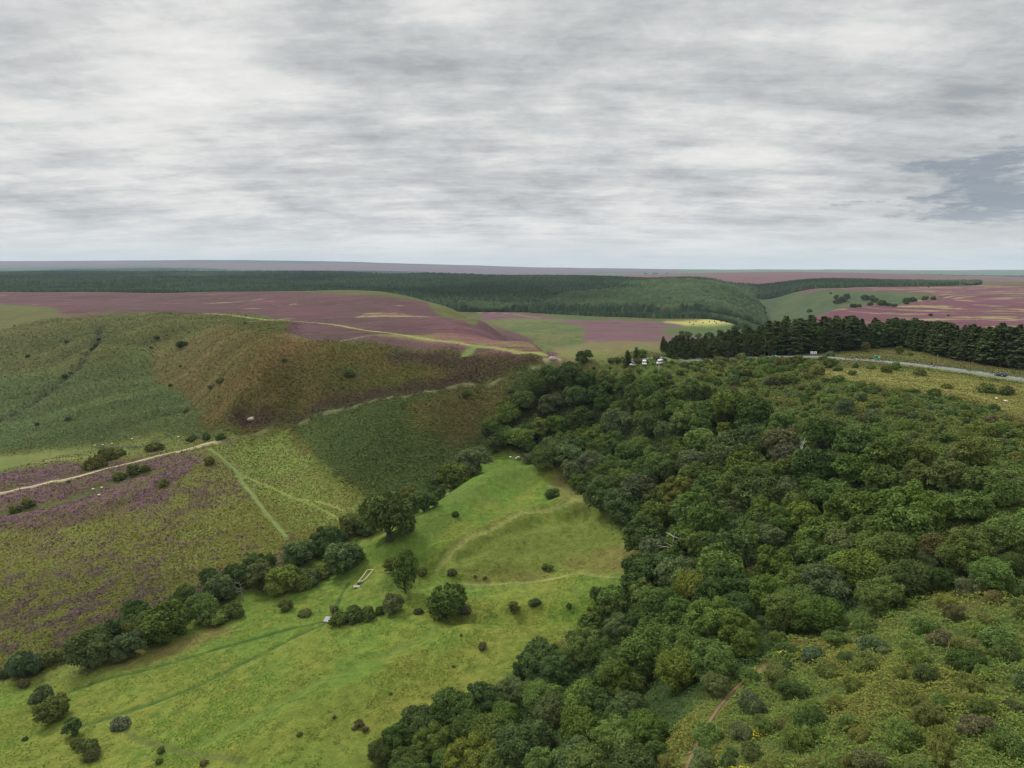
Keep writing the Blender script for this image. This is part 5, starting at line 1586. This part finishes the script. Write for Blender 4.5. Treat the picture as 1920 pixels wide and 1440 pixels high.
sign('direction_sign', 1644, 677, 2.6, 1.5, 1.0, SGN, 'green direction sign on posts beside the open road', 'road sign', draw=border(2.6, 1.5, 1.0))
sign('direction_sign', 1452, 674, 2.2, 1.1, 1.0, SGN, 'green direction sign half hidden among the bushes', 'road sign', draw=border(2.2, 1.1, 1.0))
for dx_, t_ in ((-3.2, 'farther from'), (3.2, 'nearer to')):
    a_ = sign('chevron_board', 1525 + dx_, 670, 1.25, 1.2, 1.6, WSG, 'white bend board before the pines, the one %s the car' % t_, 'road sign')
    v = np.array([[x_, -.036, 2.2 + z_] for x_, z_ in [(.22, 0), (-.14, .5), (-.40, .5), (-.04, 0), (-.40, -.5), (-.14, -.5)]])
    piece('chevron', (v, [np.array([[0, 1, 2, 3]]), np.array([[0, 3, 4, 5]])]), BLK, a_)
sign('notice_board', 1335, 673, 1.1, .9, 1.6, WSG, 'small white sign among bushes in front of the pine belt', 'sign')
sign('marker_post', 1757, 678, .35, .5, 2.6, plain('sign_back', (.35, .42, .48), .5), 'slim grey pole with small plate beside the road', 'road sign')
i = road_near(1896, 712)
a_ = rl[i] + 4.2 * nm_[i]


def tri_sign(root):
    v = np.array([[-.52, -.05, 1.0], [.52, -.05, 1.0], [0, -.05, 1.95]])
    piece('triangle', (np.concatenate([v, v + [0, .04, 0]]), [np.array([[0, 1, 2]]), np.array([[5, 4, 3]]), np.array([[0, 3, 4, 1], [1, 4, 5, 2], [2, 5, 3, 0]])]), ORG, root)
    v = np.array([[-.30, -.056, 1.12], [.30, -.056, 1.12], [0, -.056, 1.68]])
    piece('triangle_face', (v, np.array([[0, 1, 2]])), WSG, root)


wr_ = bpy.data.objects.new('warning_sign', None); C.objects.link(wr_)
wr_.location = (a_[0], a_[1], float(zr[i]) - .3); wr_.rotation_euler = (0, 0, math.atan2(-a_[0], a_[1])); wr_.scale = (1.5, 1.5, 1.5)
wr_['label'] = 'red and yellow warning sign beside the road just behind the dark car'; wr_['category'] = 'road sign'
piece('board', box(0, 0, 1.55, 1.15, .06, 1.35), YEL, wr_, .01)
v, f = tube([[0, .08, -.3], [0, .08, 2.1]], [.05, .05], 8); link('post', mesh_from('post', v, f, [RIM]), wr_)
tri_sign(wr_)

# campervans parked by the brow
def van(px, py, label, L, H, rot, nose=False, dark=GLASS):
    a_ = at([px], [py])[0]
    root = bpy.data.objects.new('campervan', None); C.objects.link(root)
    root.location = (a_[0], a_[1], float(ground(a_[0], a_[1])) + .05); root.rotation_euler = (0, 0, rot)
    root.scale = (.88, .88, .88); root['label'] = label; root['category'] = 'van'; root['group'] = 'vehicles parked by the brow'
    vehicle(root, [(-L / 2, .35), (-L / 2, 1.15), (L / 2 - .9, 1.15), (L / 2 - .1, .95), (L / 2, .6), (L / 2, .35)],
            [(-L / 2 + .06, 1.13), (-L / 2 + .14, 1.80), (L / 2 - 1.55, 1.80), (L / 2 - .85, 1.13)], 2.05, WHT, (-L / 2 + .9, L / 2 - .95), .36, L,
            [(-L / 2 + .10, 1.78), (-L / 2 + .16, H), (L / 2 - 2.0, H), (L / 2 - 1.5, 1.78)])
    return root


van(1208, 684, 'white campervan facing the valley beside two small conifers', 4.6, 2.3, R(-97))
van(1237, 683, 'white van with large dark windows parked above the dead tree', 4.8, 2.4, R(-122))
a_ = at([1189], [686])[0]
c2 = bpy.data.objects.new('estate_car', None); C.objects.link(c2)
c2.location = (a_[0], a_[1], float(ground(a_[0], a_[1])) + .02); c2.rotation_euler = (0, 0, R(175))
c2['label'] = 'white car behind the bushes in front of the two small conifers'; c2['category'] = 'car'; c2['group'] = 'vehicles parked by the brow'
vehicle(c2, [(-2.0, .30), (-2.05, .75), (-1.95, .95), (1.0, .95), (1.8, .80), (2.0, .60), (2.0, .30)], [(-1.9, .93), (-1.6, 1.36), (.25, 1.38), (1.0, .93)], 1.72, WHT,
        roof=[(-1.75, 1.34), (-1.6, 1.43), (.15, 1.45), (.35, 1.36)])

# sheep
WOOL = plain('wool', (.62, .58, .50), .95, vary=.12, scale=6); FACE = plain('sheep_face', (.10, .09, .08), .8)


def sheep_meshes():
    v, f = boulder(12, .58, .30, .32)
    b_, fb = tube([[-.60, 0, .62], [-.45, 0, .66], [0, 0, .68], [.35, 0, .70], [.52, 0, .80], [.60, 0, .86]], [.10, .27, .33, .29, .17, .10], 12)
    body = mesh_from('fleece', b_, [fb, np.array([list(range(12))[::-1]]), np.array([list(range(60, 72))])], [WOOL], True)
    parts = [tube([[.54, 0, .86], [.68, 0, .88], [.82, 0, .78], [.86, 0, .74]], [.09, .11, .07, .04], 8), tube([[.64, .08, .93], [.62, .2, .95]], [.03, .01], 4), tube([[.64, -.08, .93], [.62, -.2, .95]], [.03, .01], 4)]
    head = mesh_from('head', *join(parts), [FACE], True)
    leg_ = mesh_from('leg', *tube([[0, 0, .5], [0.03, 0, .25], [0, 0, -.02]], [.075, .05, .035], 6), [FACE], True)
    return body, head, leg_


SB, SH, SL = sheep_meshes()


def sheep(px, py, label, rot, group, k=1.0):
    a_ = at([px], [py])[0]
    root = bpy.data.objects.new('sheep', None); C.objects.link(root)
    root.location = (a_[0], a_[1], float(ground(a_[0], a_[1])) + .25); root.rotation_euler = (0, 0, rot); root.scale = (k, k, k)
    root['label'] = label; root['category'] = 'sheep'; root['group'] = group
    link('fleece', SB, root); link('head', SH, root)
    for x_ in (-.38, .32):
        for y_ in (-.15, .15):
            link('leg', SL, root, (x_, y_, 0))


GQ = 'sheep on the grass'
for px, py, lab, ro in [
    (1868, 752, 'white sheep below the two round bushes, the one nearer the road', 1.2), (1885, 757, 'white sheep below the two round bushes, the one farther from the road', 2.0),
    (957, 861, 'white sheep at the head of the green meadow, nearer the beck trees', .3), (972, 861, 'white sheep at the head of the green meadow, nearer the wood', 2.9),
    (968, 863, 'white sheep between its two neighbours at the head of the meadow', 1.5),
    (178, 838, 'white sheep below the bowl, nearest the edge of the ferns', .2), (193, 837, 'white sheep below the bowl, second from the edge of the ferns', 2.4), (210, 835, 'white sheep below the bowl, third from the edge of the ferns', 1.0),
    (248, 826, 'white sheep on the pale grass just before the round bush', .6), (175, 921, 'white sheep on the heather between path and old ditch, nearest the ditch', .1),
    (191, 918, 'white sheep on the heather between path and old ditch, nearest the path', 2.8), (186, 932, 'white sheep on the heather below the other two', 1.1), (260, 886, 'white sheep beside the low bushes under the footpath', .9),
    (335, 822, 'pale sheep on the grass tongue above the footpath', .4)]:
    sheep(px, py, lab, ro, GQ)

# straw bales on the yellow field
BALE = plain('dark_bale', (.05, .05, .05), .6)
bl = [(1293, 605.5), (1305, 604), (1318, 606), (1330, 604.2), (1343, 607), (1352, 604), (1362, 606), (1369, 603.8), (1340, 603.6), (1300, 608.5)]
for i, (px, py) in enumerate(bl):
    a_ = at([px], [py])[0]
    v, f = tube([[-.9, 0, 1.0], [-.8, 0, 1.0], [.8, 0, 1.0], [.9, 0, 1.0]], [.55, .75, .75, .55], 14)
    o = link('bale', mesh_from('bale', v, [f, np.array([list(range(14))[::-1]]), np.array([list(range(42, 56))])], [BALE]), None, (a_[0], a_[1], float(ground(a_[0], a_[1])) - .1),
             label='dark round bale on the yellow field, %s from its end by the forest foot' % ORD[sorted(range(len(bl)), key=lambda k: bl[k][0]).index(i)], category='bale', group='round bales on the yellow field')
    o.rotation_euler = (0, 0, i * 1.3)

# farm buildings far off
ROOF = plain('roof_slate', (.10, .09, .10), .8); WALL = plain('farm_wall', (.40, .37, .32), .9)
for i, (px, Y, w_, lab) in enumerate([(1210, 5200, 26, 'distant farmhouse nearest the forest skyline'), (1228, 5300, 40, 'long distant barn beside the farmhouse'), (1250, 5150, 20, 'small distant farm shed at the end of its group'), (330, 7400, 60, 'low pale distant building between the far woods')]):
    gx, gy = W(px, Y)
    root = bpy.data.objects.new('farmhouse', None); C.objects.link(root)
    root.location = (gx, gy, float(ground(gx, gy))); root['label'] = lab; root['category'] = 'building'
    piece('wall', box(0, 0, 4, w_, 14, 10), WALL, root)
    piece('roof', prism([(-w_ / 2 - 1, 9), (w_ / 2 + 1, 9), (w_ / 2 - 2, 13.5), (-w_ / 2 + 2, 13.5)], -7.5, 7.5), ROOF, root)

# ---------------------------------------------------------------- air
hm_, hh_, hb = new_mat('air')
hm_.node_tree.nodes.clear()
out = hm_.node_tree.nodes.new('ShaderNodeOutputMaterial'); pv = hm_.node_tree.nodes.new('ShaderNodeVolumePrincipled')
pv.inputs['Color'].default_value = (.66, .83, 1.0, 1); pv.inputs['Density'].default_value = 4.2e-5; pv.inputs['Anisotropy'].default_value = .0
hm_.node_tree.links.new(pv.outputs[0], out.inputs['Volume'])
link('haze', mesh_from('haze', *box(0, 0, -330, 38000, 38000, 1100), [hm_]), kind='stuff', label='pale air between the hills')

# ---------------------------------------------------------------- labels
MARK = [(1882,707,'the car on the road'),(1525,668,'the white bend boards'),(1644,675,'the green sign by the open road'),(1452,674,'the green sign among the bushes'),(1208,680,'the white campervan'),
 (1876,755,'the sheep pair below the road'),(1256,1030,'the white dead tree by the mounds'),(1236,692,'the dead tree below the vans'),(1487,862,'the grey dead tree'),(686,1083,'the railed pen'),
 (614,1162,'the grey slab by the tracks'),(965,861,'the sheep at the meadow head'),(396,840,'the fork of the moor paths'),(535,1008,'the lower end of the green track'),(8,925,'the footpath where it leaves the view'),
 (1038,674,'the tan rock on the brow'),(1310,606,'the yellow field'),(1385,1290,'the upper end of the red path'),(1290,1435,'the lower end of the red path'),(1190,1030,'the reddish mound beside the wood'),
 (1060,885,'the bend of the meadow below the wood'),(700,1430,'the lowest tip of the wood'),(471,787,'the pale boulder'),(188,620,'the top of the dark gully'),(1262,678,'the thin end of the pine belt'),
 (1442,660,'the bare trunks before the pines'),(1757,665,'the slim pole by the road'),(1915,1050,'the side of the slope level with the wood'),(1430,1235,'the fern corner of the wood'),(1600,1320,'the yellow fronds on the slope'),
 (1905,1430,'the lowest corner of the ferny slope'),(40,1260,'the last bend of the beck'),(842,928,'the fallen branch'),(455,1110,'the leafless tree by the beck'),(1900,690,'the pines behind the car'),
 (5,830,'the foot of the bowl'),(1545,582,'the tip of the purple plateau'),(1740,550,'the head of the far ravine'),(215,1352,'the old ditch on the meadow'),(1700,1120,'the upper edge of the fern clearing'),(1330,1430,'the foot of the fern slope'),
 (1120,1148,'the meadow notch in the wood'),(1560,890,'the top edge of the wood below the scrub')]
mk_ = np.array([(a_, b_) for a_, b_, _ in MARK], float)
used = {}
for grp in sorted({(t[1], t[2]) for t in THINGS}):
    mem = [t for t in THINGS if (t[1], t[2]) == grp]
    pp = np.array([(t[4], t[5]) for t in mem])
    dd = np.linalg.norm(pp[:, None] - mk_[None], axis=2)
    rank = np.argsort(np.argsort(dd, axis=0), axis=0) + 1
    for q_, t in enumerate(mem):
        j_ = int(np.argmin(rank[q_] + dd[q_] / 400.0)); k_ = int(rank[q_, j_])
        ob, noun, hue, D, _, _, g_, where = t
        siz = ('tall ' if noun == 'conifer' else 'broad ' if noun == 'tree' else 'large ') if D > {'tree': 10, 'conifer': 8, 'shrub': 4.2}[noun] else 'small ' if D < {'tree': 6.5, 'conifer': 5, 'shrub': 2.0}[noun] else ''
        art = 'nearest to' if k_ == 1 else ordinal(k_) + ' nearest to'
        ob['label'] = f'{siz}{hue} {noun}, {art} {MARK[j_][2]}'
        ob['category'] = {'tree': 'tree', 'conifer': 'pine tree', 'shrub': 'bush'}[noun]
        ob['group'] = g_
